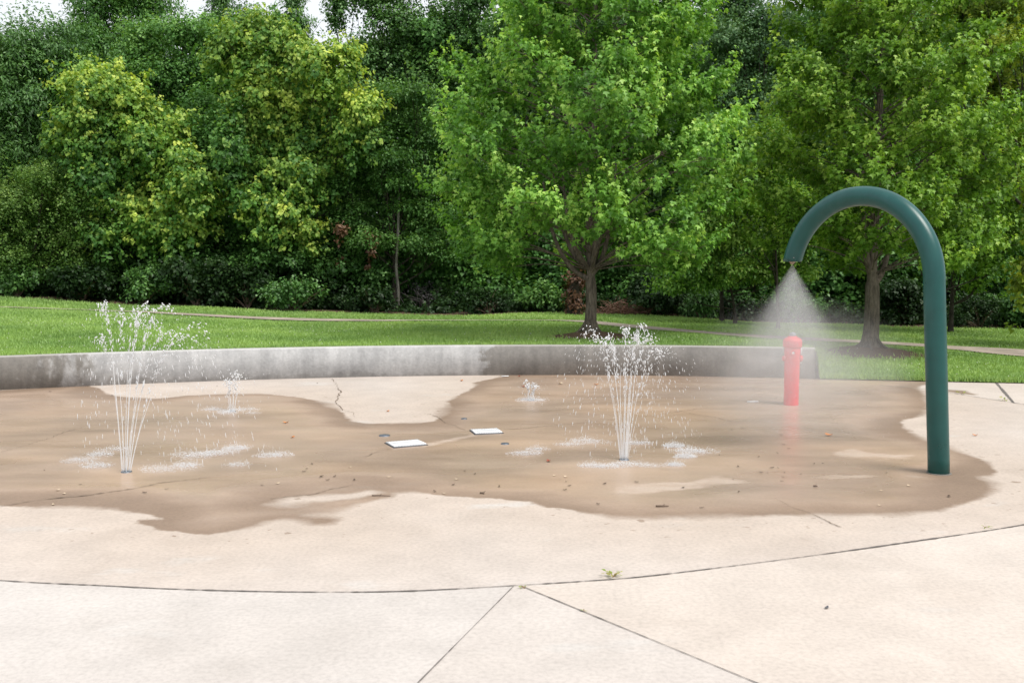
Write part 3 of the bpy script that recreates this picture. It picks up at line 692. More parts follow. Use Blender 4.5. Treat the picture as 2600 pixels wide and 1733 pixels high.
forest_tree('yellow-green vine-draped tree with long hanging curtains left of the sky gap', 640, 24.3, [(560, 90, 60, 50, 0.08), (620, 75, 60, 50, 0.08), (510, 120, 45, 50, 0.05), (670, 120, 55, 50, 0.12), (730, 140, 60, 40, 0.20), (785, 135, 45, 40, 0.20), (600, 160, 70, 50, 0.10), (590, 220, 55, 45, 0.20), (660, 225, 70, 50, 0.24), (730, 270, 50, 60, 0.16), (770, 220, 50, 50, 0.12),
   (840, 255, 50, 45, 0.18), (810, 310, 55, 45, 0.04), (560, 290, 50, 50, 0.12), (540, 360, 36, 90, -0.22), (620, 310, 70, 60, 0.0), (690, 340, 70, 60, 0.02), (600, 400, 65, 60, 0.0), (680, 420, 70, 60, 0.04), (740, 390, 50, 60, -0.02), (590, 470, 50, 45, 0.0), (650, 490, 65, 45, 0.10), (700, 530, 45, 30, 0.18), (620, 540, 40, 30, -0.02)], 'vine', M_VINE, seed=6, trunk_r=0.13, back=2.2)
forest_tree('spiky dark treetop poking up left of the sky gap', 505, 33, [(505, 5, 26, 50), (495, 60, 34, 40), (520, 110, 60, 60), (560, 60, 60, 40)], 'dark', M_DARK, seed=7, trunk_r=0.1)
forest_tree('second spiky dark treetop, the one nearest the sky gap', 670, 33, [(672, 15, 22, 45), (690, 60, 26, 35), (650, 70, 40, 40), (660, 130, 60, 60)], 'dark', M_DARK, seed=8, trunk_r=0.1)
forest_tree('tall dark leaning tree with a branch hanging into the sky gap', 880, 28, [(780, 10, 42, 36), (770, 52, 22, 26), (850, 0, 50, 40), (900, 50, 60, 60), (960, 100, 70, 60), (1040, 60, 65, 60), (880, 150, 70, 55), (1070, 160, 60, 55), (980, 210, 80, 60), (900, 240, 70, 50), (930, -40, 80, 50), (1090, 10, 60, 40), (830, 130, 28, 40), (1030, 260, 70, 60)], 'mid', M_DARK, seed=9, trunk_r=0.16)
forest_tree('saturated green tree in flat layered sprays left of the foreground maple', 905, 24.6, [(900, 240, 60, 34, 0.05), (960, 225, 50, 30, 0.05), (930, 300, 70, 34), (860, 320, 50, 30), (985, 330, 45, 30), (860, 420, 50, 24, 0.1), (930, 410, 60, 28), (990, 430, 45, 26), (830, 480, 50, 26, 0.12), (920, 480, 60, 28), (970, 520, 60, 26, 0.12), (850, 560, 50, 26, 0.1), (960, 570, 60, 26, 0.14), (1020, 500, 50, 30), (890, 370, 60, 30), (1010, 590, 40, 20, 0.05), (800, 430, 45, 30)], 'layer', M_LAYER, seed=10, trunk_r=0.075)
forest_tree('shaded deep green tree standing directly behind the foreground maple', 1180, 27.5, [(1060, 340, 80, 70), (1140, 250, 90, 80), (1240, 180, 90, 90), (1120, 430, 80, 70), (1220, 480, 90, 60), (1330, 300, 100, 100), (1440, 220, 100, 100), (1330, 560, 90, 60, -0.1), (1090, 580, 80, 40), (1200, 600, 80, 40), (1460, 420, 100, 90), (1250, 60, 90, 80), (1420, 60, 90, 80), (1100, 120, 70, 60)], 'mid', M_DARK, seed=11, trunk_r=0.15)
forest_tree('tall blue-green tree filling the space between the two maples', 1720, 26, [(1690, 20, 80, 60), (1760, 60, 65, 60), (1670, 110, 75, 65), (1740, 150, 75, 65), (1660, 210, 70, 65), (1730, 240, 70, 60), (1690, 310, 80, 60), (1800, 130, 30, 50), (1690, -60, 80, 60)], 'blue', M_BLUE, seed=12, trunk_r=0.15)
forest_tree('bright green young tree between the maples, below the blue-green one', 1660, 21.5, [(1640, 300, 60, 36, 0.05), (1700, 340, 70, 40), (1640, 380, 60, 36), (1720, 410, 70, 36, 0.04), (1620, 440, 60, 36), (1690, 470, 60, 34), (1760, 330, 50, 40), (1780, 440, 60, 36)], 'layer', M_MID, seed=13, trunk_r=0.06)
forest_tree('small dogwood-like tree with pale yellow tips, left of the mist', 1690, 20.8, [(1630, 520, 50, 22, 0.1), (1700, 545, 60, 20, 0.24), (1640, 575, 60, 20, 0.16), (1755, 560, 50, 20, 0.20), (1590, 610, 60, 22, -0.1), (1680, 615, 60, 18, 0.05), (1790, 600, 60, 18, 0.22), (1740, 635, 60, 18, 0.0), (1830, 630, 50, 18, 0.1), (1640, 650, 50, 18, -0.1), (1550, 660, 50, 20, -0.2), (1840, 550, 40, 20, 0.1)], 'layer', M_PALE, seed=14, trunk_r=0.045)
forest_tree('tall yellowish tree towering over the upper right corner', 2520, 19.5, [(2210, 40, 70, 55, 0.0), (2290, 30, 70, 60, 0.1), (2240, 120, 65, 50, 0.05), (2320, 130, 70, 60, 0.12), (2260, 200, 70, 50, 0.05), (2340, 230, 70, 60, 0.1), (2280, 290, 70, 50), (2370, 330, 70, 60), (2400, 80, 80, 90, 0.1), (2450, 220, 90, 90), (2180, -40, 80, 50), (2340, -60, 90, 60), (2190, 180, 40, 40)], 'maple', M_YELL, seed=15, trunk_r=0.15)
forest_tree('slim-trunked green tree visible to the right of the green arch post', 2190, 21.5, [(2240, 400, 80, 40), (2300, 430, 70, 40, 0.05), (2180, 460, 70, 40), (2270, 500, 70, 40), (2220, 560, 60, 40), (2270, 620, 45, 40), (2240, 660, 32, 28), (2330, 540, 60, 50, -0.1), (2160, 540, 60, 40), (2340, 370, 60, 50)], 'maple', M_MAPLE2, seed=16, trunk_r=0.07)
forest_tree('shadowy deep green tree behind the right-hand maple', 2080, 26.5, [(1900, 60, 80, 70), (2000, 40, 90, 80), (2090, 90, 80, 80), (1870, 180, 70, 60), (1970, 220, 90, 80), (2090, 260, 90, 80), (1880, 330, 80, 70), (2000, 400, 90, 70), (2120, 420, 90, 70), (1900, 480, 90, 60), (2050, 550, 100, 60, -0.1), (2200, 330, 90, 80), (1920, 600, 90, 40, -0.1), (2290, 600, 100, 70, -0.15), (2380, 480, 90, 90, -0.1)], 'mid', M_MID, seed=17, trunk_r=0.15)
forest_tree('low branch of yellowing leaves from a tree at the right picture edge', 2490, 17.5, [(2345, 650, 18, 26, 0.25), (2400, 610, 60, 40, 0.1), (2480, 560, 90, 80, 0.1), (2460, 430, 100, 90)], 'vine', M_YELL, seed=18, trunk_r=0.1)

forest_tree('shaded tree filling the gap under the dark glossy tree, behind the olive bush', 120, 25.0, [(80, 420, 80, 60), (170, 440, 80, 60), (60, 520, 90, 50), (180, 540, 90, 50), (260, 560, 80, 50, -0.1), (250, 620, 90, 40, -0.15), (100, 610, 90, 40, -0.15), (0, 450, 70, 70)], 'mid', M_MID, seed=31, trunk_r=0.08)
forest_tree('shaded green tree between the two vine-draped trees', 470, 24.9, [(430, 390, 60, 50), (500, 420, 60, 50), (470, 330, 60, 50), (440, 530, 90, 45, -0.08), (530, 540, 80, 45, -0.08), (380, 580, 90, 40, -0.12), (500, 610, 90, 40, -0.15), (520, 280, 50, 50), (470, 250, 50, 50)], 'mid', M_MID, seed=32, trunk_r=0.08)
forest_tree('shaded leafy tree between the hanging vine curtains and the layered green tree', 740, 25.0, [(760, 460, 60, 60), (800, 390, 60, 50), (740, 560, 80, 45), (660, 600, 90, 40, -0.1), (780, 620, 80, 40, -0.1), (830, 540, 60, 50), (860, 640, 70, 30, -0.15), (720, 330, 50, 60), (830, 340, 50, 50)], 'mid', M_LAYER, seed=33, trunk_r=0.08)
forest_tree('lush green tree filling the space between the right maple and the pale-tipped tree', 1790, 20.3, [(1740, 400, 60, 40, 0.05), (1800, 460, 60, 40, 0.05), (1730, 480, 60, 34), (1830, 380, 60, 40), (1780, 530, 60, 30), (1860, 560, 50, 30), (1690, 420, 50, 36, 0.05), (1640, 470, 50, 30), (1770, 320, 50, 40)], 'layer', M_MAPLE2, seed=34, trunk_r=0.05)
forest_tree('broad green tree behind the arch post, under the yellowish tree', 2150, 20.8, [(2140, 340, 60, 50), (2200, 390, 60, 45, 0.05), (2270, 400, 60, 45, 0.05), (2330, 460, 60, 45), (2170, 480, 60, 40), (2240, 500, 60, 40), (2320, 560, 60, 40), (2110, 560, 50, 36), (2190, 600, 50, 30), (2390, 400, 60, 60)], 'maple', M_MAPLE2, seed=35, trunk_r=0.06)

# two park maples ---------------------------------------------------------
def maple(label, base, prof, limbs, seed, mat, side=(1.0, 1.0), trunk_r=0.105, split=1.0, nb=150, tipw=1.2, flare=1.0, open_r=0.95, open_z=1.7):
    rr = np.random.RandomState(seed)
    bx_, by_ = base; bz = float(terr(bx_, by_))
    root = thing('maple_tree', label, 'tree', (bx_, by_, bz), 'park maples on the lawn')
    pz, pr = np.array(prof).T
    b = MB()
    top = pz[-1]
    P = spline([(0, 0, -0.15), (0.0, 0, 0.12), (0.012, 0, 0.45), (0.0, 0, split), (-0.02, 0.05, split + 1.2), (0.04, -0.05, top * 0.6), (0, 0, top * 0.97)], 10)
    tt = P[:, 2].clip(0) / top
    rad = trunk_r * np.where(tt < split / top, 1 - 0.12 * tt * top / split, 0.62 * (1 - (tt - split / top) / (1 - split / top)) + 0.04)
    rad += trunk_r * 0.55 * flare * np.exp(-P[:, 2].clip(0) / 0.07)
    b.add(*tube(P, rad, 16))
    # buttress roots
    for a in np.linspace(0, 6.28, 7)[:-1] + rr.uniform(0, 1):
        L = rr.uniform(0.22, 0.36)
        q = [(math.cos(a) * trunk_r * 0.8, math.sin(a) * trunk_r * 0.8, 0.13), (math.cos(a) * L * 0.55, math.sin(a) * L * 0.55, 0.03), (math.cos(a + 0.15) * L, math.sin(a + 0.15) * L, -0.06)]
        b.add(*tube(spline(q, 5), np.linspace(0.035, 0.014, 11), 7))
    lob = []
    tips = []
    for (az, h0, h1, out) in limbs:
        d = np.array([math.cos(az), math.sin(az), 0])
        C = spline([np.array([0, 0, h0]), d * out * 0.45 + [0, 0, h0 + (h1 - h0) * 0.16], d * out * 0.8 + [0, 0, h0 + (h1 - h0) * 0.5], d * out + [0, 0, h1]], 8)
        b.add(*tube(C, np.linspace(trunk_r * 0.52, trunk_r * 0.16, len(C)), 10)); tips.append(C)
    # boughs over the whole crown
    zz = []
    cdf = np.cumsum(np.interp(np.linspace(pz[0], pz[-1], 200), pz, pr) + 0.25); cdf /= cdf[-1]
    u = (np.arange(nb) + rr.rand(nb)) / nb
    zs = np.interp(u, cdf, np.linspace(pz[0], pz[-1], 200))
    for q, z in enumerate(zs):
        az = q * 2.39996 + rr.normal(0, 0.25)
        r_env = np.interp(z, pz, pr) * (side[0] if math.cos(az) < 0 else side[1])
        f = math.sqrt(rr.uniform(0.45, 1.05)) if rr.rand() < 0.85 else rr.uniform(0.25, 0.6)
        r = r_env * f * 0.9
        if r < open_r and z < open_z: continue
        if math.sin(az) < 0 and abs(math.cos(az) * r) < 0.6 and z < open_z - 0.35: continue
        c = np.array([math.cos(az) * r, math.sin(az) * r, z + rr.normal(0, 0.08)])
        s0 = np.array([0, 0, max(split + 0.1, z - r * rr.uniform(0.30, 0.62))])
        lob.append((s0, c, r, rr.normal(0, 0.10)))
        md = (s0 + c) / 2 + [0, 0, 0.05 * r]
        b.add(*tube(spline([s0, md, c], 5), np.linspace(0.006 + 0.005 * r, 0.003, 11), 5, False))
    off = np.array([bx_, by_, bz])
    st = dict(ST['maple']); st['tip'] = tipw
    (V, F, T), tw = sprays(lob, st, rr)
    for p0, p1 in tw: b.add(*tube(np.array([p0, (p0 + p1) / 2 + [0, 0, 0.01], p1]), [0.005, 0.004, 0.002], 4, False))
    b.build('trunk', M_BARK, root, smooth=True)
    mesh('crown', V, F, mat, root, attrs={'tint': T})
    return root
rd = math.radians
maple('bright green maple on the lawn behind the right jet, between pad and path', TREE1,
      [(0.95, 1.5), (1.15, 2.0), (1.7, 2.35), (2.6, 2.5), (3.3, 2.3), (4.2, 1.95), (5.0, 1.75), (6.0, 1.4), (7.0, 0.9), (7.8, 0.25)],
      [(rd(185), 0.78, 2.3, 0.75), (rd(165), 0.95, 2.6, 0.62), (rd(205), 0.95, 2.4, 0.5), (rd(20), 0.86, 2.6, 0.42), (rd(60), 0.95, 2.8, 0.5), (rd(280), 0.9, 2.5, 0.4)], 11, M_MAPLE, (1.03, 0.98), 0.092, 0.85, 150)
maple('olive green maple behind the hydrant, rooted in a brown dirt mound', TREE2,
      [(1.0, 1.0), (1.3, 1.55), (2.0, 2.0), (2.9, 2.1), (3.8, 2.0), (4.8, 1.75), (5.8, 1.5), (6.8, 1.0), (7.8, 0.25)],
      [(rd(30), 0.95, 2.4, 0.5), (rd(60), 1.15, 2.8, 0.32), (rd(120), 1.15, 2.9, 0.3), (rd(200), 1.1, 2.8, 0.25)], 12, M_MAPLE2, (1.0, 1.05), 0.125, 1.05, 140)

# the mass of woods further back -------------------------------------------
rr = np.random.RandomState(77)
sk_x = [-900, 0, 160, 380, 480, 690, 760, 830, 900, 1500, 1800, 1840, 2352, 3200]
sk_y = [120, 150, 130, 140, 140, 150, 190, 160, 40, 10, 60, 40, -20, -20]
lob = []
for Y, step in ((28.5, 95), (31.5, 110), (35.5, 120)):
    for x in np.arange(-700, 3060, step):
        top = np.interp(x, sk_x, sk_y)
        for y in np.arange(top + 70, 720, 88):
            s = Y / FD; xx, yy = x + rr.uniform(-35, 35), y + rr.uniform(-25, 25); r_ = rr.uniform(55, 80) * s
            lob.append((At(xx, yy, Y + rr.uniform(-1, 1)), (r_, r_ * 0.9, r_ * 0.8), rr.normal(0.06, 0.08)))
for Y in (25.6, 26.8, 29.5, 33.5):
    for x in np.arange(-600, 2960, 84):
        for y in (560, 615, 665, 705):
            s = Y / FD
            lob.append((At(x + rr.uniform(-40, 40), y + rr.uniform(-22, 22), Y + rr.uniform(-0.5, 0.5)), (60 * s, 50 * s, 40 * s), rr.normal(-0.12, 0.07)))  # low lobes tinted darker, shade of the wood's interior put into leaf colour
st = dict(ST['mid']); st.update(dens=230, size=0.125, s=0.22, L=0.42)
V, F, T = crown(lob, st, rr)
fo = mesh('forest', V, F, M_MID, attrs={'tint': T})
tag(fo, 'dark mass of woodland filling the space behind the edge trees', 'forest', kind='stuff')

# low growth ----------------------------------------------------------------
def shrub(label, x, y, wpx, hpx, style, mat, ts=0.0, seed=0, Y=None, name='shrub', tpl=None, cat='shrub'):
    rr = np.random.RandomState(seed + 300)
    b = TG(x, y)
    if Y: b = np.array([At(x, y, Y)[0], Y, float(terr(At(x, y, Y)[0], Y))])
    s = b[1] / FD; hpx *= rr.uniform(0.65, 1.35); W, H = wpx * s / 2 * rr.uniform(0.7, 1.1), hpx * s
    root = thing(name, label, cat, b, 'shrubs at the foot of the woods')
    lob = []
    for _ in range(9):
        a = rr.uniform(0, 6.28); q = rr.uniform(0.1, 0.95)
        r_ = rr.uniform(0.22, 0.5) * min(W, H * 0.8)
        lob.append((np.array([math.cos(a) * W * q, math.sin(a) * W * q * 0.7, rr.uniform(0.3, 0.8) * H]), (r_ * 1.2, r_, r_ * 0.8), ts + rr.normal(0, 0.05)))
    mb = MB()
    for c, r_, t in lob:
        for _ in range(2):
            e = c + rr.normal(0, 0.1, 3)
            mb.add(*tube(spline([(0, 0, -0.05), e * [0.4, 0.4, 0.5], e], 4), np.linspace(0.018, 0.005, 9), 5, False))
    mb.build('stem', M_TWIG, root)
    st = dict(ST[style])
    if tpl is not None: st['tpl'] = tpl
    V, F, T = crown(lob, st, rr)
    mesh('foliage', V, F, mat, root, attrs={'tint': T})
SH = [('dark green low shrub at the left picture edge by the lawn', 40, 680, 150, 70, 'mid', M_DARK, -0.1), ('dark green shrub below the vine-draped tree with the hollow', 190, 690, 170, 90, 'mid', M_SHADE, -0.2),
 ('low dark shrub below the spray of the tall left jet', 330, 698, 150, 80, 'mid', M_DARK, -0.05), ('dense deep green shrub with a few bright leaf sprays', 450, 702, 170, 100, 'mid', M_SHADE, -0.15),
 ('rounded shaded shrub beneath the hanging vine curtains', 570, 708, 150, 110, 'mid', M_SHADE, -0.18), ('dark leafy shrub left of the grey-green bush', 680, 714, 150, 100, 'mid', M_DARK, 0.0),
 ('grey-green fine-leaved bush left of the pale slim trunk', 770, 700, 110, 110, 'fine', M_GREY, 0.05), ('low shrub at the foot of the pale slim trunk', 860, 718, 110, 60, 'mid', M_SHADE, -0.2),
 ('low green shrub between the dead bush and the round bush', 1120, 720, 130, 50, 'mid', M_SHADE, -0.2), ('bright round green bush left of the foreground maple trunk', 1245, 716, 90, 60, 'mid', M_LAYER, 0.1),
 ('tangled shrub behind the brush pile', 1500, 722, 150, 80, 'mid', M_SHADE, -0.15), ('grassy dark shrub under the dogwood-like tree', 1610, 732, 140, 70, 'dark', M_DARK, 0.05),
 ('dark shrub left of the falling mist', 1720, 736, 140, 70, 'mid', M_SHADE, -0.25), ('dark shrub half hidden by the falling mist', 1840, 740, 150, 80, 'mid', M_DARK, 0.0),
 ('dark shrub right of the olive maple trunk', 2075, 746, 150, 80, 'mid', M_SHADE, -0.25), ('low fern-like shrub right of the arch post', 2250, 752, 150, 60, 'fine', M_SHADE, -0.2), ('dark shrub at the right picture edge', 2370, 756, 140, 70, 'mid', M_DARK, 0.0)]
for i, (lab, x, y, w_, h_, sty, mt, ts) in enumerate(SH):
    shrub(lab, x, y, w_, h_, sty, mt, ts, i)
# undergrowth band
lob = []
rr = np.random.RandomState(88)
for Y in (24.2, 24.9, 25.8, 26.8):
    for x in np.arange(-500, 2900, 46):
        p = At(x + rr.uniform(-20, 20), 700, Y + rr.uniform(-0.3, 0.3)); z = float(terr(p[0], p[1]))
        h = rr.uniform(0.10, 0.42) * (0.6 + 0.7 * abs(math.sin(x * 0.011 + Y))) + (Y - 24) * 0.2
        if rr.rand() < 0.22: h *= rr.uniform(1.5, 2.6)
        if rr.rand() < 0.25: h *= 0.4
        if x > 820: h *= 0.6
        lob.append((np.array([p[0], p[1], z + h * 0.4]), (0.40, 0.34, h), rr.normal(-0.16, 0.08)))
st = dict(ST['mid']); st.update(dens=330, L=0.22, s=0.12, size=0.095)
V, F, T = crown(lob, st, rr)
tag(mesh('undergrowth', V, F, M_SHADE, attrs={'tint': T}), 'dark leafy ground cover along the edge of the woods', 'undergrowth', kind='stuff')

# pale slim trunk, dead bush, brown stump, brush pile, dead leaf sprays
p = At(914, 706, 24.3); z0 = float(terr(p[0], p[1])); rr = np.random.RandomState(5)
root = thing('slim_tree', 'slim pale-barked young trunk standing in the shade at the lawn edge', 'tree', (p[0], p[1], z0), 'trees along the wood edge')
MB().add(*tube(spline([(0, 0, -0.1), (0.01, 0, 0.5), (-0.03, 0, 1.1), (0.02, 0, 1.9), (0.05, 0.1, 3.0)], 6), np.linspace(0.042, 0.028, 25), 10)).build('trunk', bark('pale_bark', (0.08, 0.076, 0.066), (0.20, 0.19, 0.165)), root, smooth=True)
V, F, T = crown([((0.05, 0.1, 3.0), (0.6, 0.6, 0.3), 0), ((0.3, 0.2, 2.5), (0.5, 0.5, 0.2), 0)], ST['layer'], rr)
mesh('crown', V, F, M_LAYER, root, attrs={'tint': T})
def twigs(n, L, r0, spread, rr, up=0.6):
    b = MB()
    for _ in range(n):
        a = rr.uniform(0, 6.28); s = np.array([rr.normal(0, spread[0]), rr.normal(0, spread[1]), rr.uniform(0, spread[2])])
        d = nrm(np.array([math.cos(a), math.sin(a) * 0.6, rr.normal(up, 0.35)])); l = L * rr.uniform(0.5, 1.2)
        b.add(*tube(spline([s, s + d * l * 0.5 + rr.normal(0, 0.04, 3), s + d * l + rr.normal(0, 0.07, 3)], 4), np.linspace(r0, r0 * 0.3, 9), 5, False))
    return b
p = TG(1058 * 1.0 * 0.913, 714); root = thing('dead_bush', 'leafless grey dead bush at the dark edge of the woods', 'bush', (p[0], p[1], p[2]))
twigs(70, 0.55, 0.010, (0.22, 0.15, 0.25), rr).build('stem', simple('grey_dead_twig', (0.20, 0.18, 0.17), 0.9, 0.3), root)
V, F, T = crown([((0, 0, 0.35), (0.35, 0.3, 0.35), -0.1)], dict(ST['mid'], dens=260, size=0.06), rr)
mesh('foliage', V, F, leaf_mat('grey_dead_leaf', [(0, (0.06, 0.05, 0.045)), (1, (0.20, 0.17, 0.155))], 0.1), root, attrs={'tint': T})
p = At(1318, 712, 22.6); p[2] = float(terr(p[0], p[1])); root = thing('ivy_stump', 'tall stump cloaked in brown dead leaves behind the foreground maple trunk', 'stump', p)
MB().add(*tube(spline([(0, 0, -0.1), (0, 0, 0.4), (0.05, 0, 0.85)], 6), np.linspace(0.16, 0.10, 13), 10)).build('trunk', M_BARKD, root, smooth=True)
V, F, T = crown([((0, 0, 0.2), (0.24, 0.2, 0.25), -0.2), ((0.02, 0, 0.5), (0.22, 0.2, 0.3), -0.2), ((0.06, 0, 0.8), (0.16, 0.15, 0.2), -0.1)], dict(ST['vine'], dens=420, size=0.09), rr)
mesh('foliage', V, F, M_BROWN, root, attrs={'tint': T})
p = TG(1425, 721); root = thing('brush_pile', 'low pile of cut reddish brown branches right of the foreground maple trunk', 'brush pile', p)
tw = twigs(150, 0.42, 0.009, (0.22, 0.12, 0.10), rr, 0.2)
tw.add(*tube([(0.0, 0, 0.28), (0.5, 0, 0.16), (0.95, 0.05, 0.05)], [0.016, 0.013, 0.008], 6)); tw.add(*tube([(-0.45, -0.05, 0.05), (-0.2, 0, 0.22), (0.1, 0.05, 0.34)], [0.016, 0.013, 0.008], 6))
tw.build('branches', simple('brush_bark', (0.21, 0.115, 0.085), 0.9, 0.35), root)
V, F, T = crown([((-0.12, 0, 0.1), (0.3, 0.2, 0.14), 0), ((0.45, 0, 0.05), (0.4, 0.2, 0.07), -0.1)], dict(ST['mid'], dens=300, size=0.07), rr)
mesh('dead_leaves', V, F, M_BROWN, root, attrs={'tint': T})
for (x, y, lab) in ((783, 522, 'upper spray of withered brown leaves hanging in the layered tree'), (849, 549, 'lower spray of withered brown leaves hanging in the layered tree')):
    c = At(x, y, 23.9); root = thing('dead_leaf_spray', lab, 'dead branch', c, 'withered leaf sprays')
    V, F, T = crown([((0, 0, 0), (0.14, 0.12, 0.10), 0.1), ((0.03, 0, -0.12), (0.09, 0.1, 0.10), 0.05)], dict(ST['vine'], dens=420, size=0.09), rr)
    mesh('leaves', V, F, M_BROWN, root, attrs={'tint': T})
    MB().add(*tube(spline([(0.0, 0.5, 0.18), (0.02, 0.2, 0.14), (0, 0, 0)], 4), np.linspace(0.012, 0.006, 9), 5)).build('twig', M_TWIG, root)

# ------------------------------------------------------------------ spray arch
m, nt, out = newmat('teal_paint'); k = N(nt)
tc = k.n('ShaderNodeTexCoord').outputs['Object']; nz = k.noise(tc, 6, 5); fi = k.noise(tc, 240, 2)
X, Y_, Z = k.xyz(tc)
c = k.mix(1.0, (0.006, 0.070, 0.064), k.ramp(nz, [(0.3, 0.88), (0.7, 1.12)]), 'MULTIPLY')
chalk = k.math('MULTIPLY', k.step(k.noise(k.scale(tc, (1, 1, 0.25)), 5, 5, 0.65), 0.5, 0.75), 0.10)
c = k.mix(chalk, c, (0.10, 0.20, 0.19))
k.l(k.bsdf(color=c, rough=k.step(nz, 0.2, 0.8, 0.26, 0.36), spec=0.45, normal=k.bump(fi, 0.06, 0.001)), out.inputs[0])
M_TEAL = m
B0 = G(2156.5, 1086)
S1 = At(2146, 640, B0[1])
NZ = At(1820, 601, B0[1] + 1.05)
topz = At(1985, 450, B0[1] + 0.5)[2]
hd = NZ[:2] - S1[:2]; D = np.linalg.norm(hd); hd /= D
Rr = 0.655
cz = topz - Rr
endang = math.asin(min(0.9, (NZ[2] - cz) / Rr))
RH = D / (1 + math.cos(endang))
pts = [B0 + [0, 0, -0.05]]
S1 = np.array([S1[0], S1[1], cz])
for t in np.linspace(0, 1, 14)[1:]: pts.append(B0 + (S1 - B0) * t)
for a in np.linspace(0, math.pi - endang, 60)[1:]:
    h = RH * (1 - math.cos(a)); pts.append(np.array([S1[0] + hd[0] * h, S1[1] + hd[1] * h, cz + Rr * math.sin(a)]))
pts = np.array(pts)
PR = 0.0770
root = thing('spray_arch', 'dark teal painted steel pipe arch spraying mist onto the wet pad', 'water arch', B0)
V, F = tube(pts, PR, 40, True)
n_ = 40
# level cut at the mouth
lastr = V[-n_:].copy(); lastr[:, 2] = NZ[2] + 0.0
V[-n_:] = lastr
mesh('pipe', V, F, M_TEAL, root, smooth=True, off=B0)
MB().add(*lathe([(PR + 0.012, 0.0), (PR + 0.011, 0.003), (PR + 0.006, 0.005), (PR + 0.001, 0.006)], 40)).build('sealant_ring', simple('grey_sealant', (0.16, 0.15, 0.135), 0.8), root)
E = pts[-1]
MB().add(*lathe([(0.03, 0.012), (0.03, -0.002), (0.018, -0.010), (0.010, -0.022), (0.004, -0.022)], 20, c=(E[0] - B0[0], E[1] - B0[1], NZ[2] - B0[2]))).build('nozzle', simple('brass_nozzle', (0.35, 0.28, 0.22), 0.4, metal=0.8), root, smooth=True)
MB().add(*lathe([(0.006, 0.0), (0.006, 0.006), (0.002, 0.007)], 10, c=(E[0] - B0[0] - 0.01, E[1] - B0[1] - PR, NZ[2] - B0[2] + 0.035), axis=(0, -1, 0))).build('set_screw', simple('steel_screw', (0.5, 0.5, 0.5), 0.3, metal=1.0), root)

# ------------------------------------------------------------------ hydrant
H0 = G(1817, 929); s = H0[1] / FD * 1.012
m, nt, out = newmat('red_paint'); k = N(nt)
tc = k.n('ShaderNodeTexCoord').outputs['Object']; nz = k.noise(tc, 9, 5)
c = k.mix(1.0, (0.68, 0.012, 0.026), k.ramp(nz, [(0.3, 0.9), (0.7, 1.12)]), 'MULTIPLY')
k.l(k.bsdf(color=c, rough=0.32, spec=0.5, coat=0.2), out.inputs[0]); M_RED = m
root = thing('spray_hydrant', 'red fire-hydrant-shaped water sprayer standing in drifting mist', 'hydrant', H0)
px = lambda a: a * s
MB().add(*lathe([(px(16.6), -0.03), (px(16.6), px(2)), (px(16.9), px(60)), (px(17.3), px(104)), (px(18.0), px(118)), (px(18.0), px(132))], 48)).build('barrel', M_RED, root, smooth=True)
bon = [(px(18.0), px(131.5)), (px(20.4), px(132.3)), (px(21.3), px(134.2)), (px(21.4), px(142)), (px(21.2), px(146)), (px(20.2), px(149.5)), (px(17.5), px(152.3)), (px(13.5), px(154.2)), (px(10.4), px(155.3)), (px(9.6), px(157.2)), (px(8), px(157.8))]
MB().add(*lathe(bon, 48)).build('bonnet', M_RED, root, smooth=True)
MB().add(*lathe([(px(7.4), px(157)), (px(7.4), px(160)), (px(6.6), px(163.5)), (px(4.8), px(165.4)), (px(2), px(166.2)), (0.001, px(166.4))], 24)).build('operating_nut', simple('grey_metal_nut', (0.24, 0.26, 0.30), 0.4, metal=0.3), root, smooth=True)
capp = [(px(6.4), 0), (px(6.4), px(3.0)), (px(5.6), px(5.2)), (px(3.2), px(6.6)), (px(1.0), px(7.0))]
for ax, c_ in (((-1, -0.05, 0), (-px(16.2), 0, px(106.5))), ((1, -0.25, -0.1), (px(16.2), -px(3), px(107)))):
    MB().add(*lathe(capp if ax[0] < 0 else [(a * 1.15, b * 1.1) for a, b in capp], 28, c=c_, axis=ax)).build('side_outlet', M_RED, root, smooth=True)
fo_ = MB().add(*lathe([(px(7.6), 0), (px(7.6), px(2.6)), (px(6.6), px(4)), (px(3.4), px(4.6)), (px(3.0), px(3.2))], 28, c=(-px(3), -px(16.6), px(121)), axis=(-0.15, -1, 0))).build('front_outlet', M_RED, root, smooth=True)
MB().add(*lathe([(px(3.0), 0), (px(3.0), px(1.0)), (px(1), px(1.6))], 16, c=(-px(3.6), -px(19.6), px(120.6)), axis=(-0.15, -1, 0))).build('nozzle', simple('white_nozzle', (0.75, 0.74, 0.73), 0.5), fo_, smooth=True)
bxv = lambda c, d: (np.array([[c[0] + sx * d[0], c[1] + sy * d[1], c[2] + sz * d[2]] for sx in (-1, 1) for sy in (-1, 1) for sz in (-1, 1)], float), np.array([[0, 1, 3, 2], [4, 6, 7, 5], [0, 4, 5, 1], [2, 3, 7, 6], [0, 2, 6, 4], [1, 5, 7, 3]]))
MB().add(*bxv((px(18.6), -px(3), px(122.5)), (px(1.4), px(4.5), px(7.5)))).build('side_plate', simple('white_plate', (0.72, 0.73, 0.76), 0.5), root)
MB().add(*lathe([(px(2.2), 0), (px(2.2), px(2)), (px(1), px(2.6))], 14, c=(px(17.8), -px(4), px(97.5)), axis=(0.3, -0.3, -1))).build('drip_spout', simple('white_spout', (0.7, 0.7, 0.7), 0.5), root)

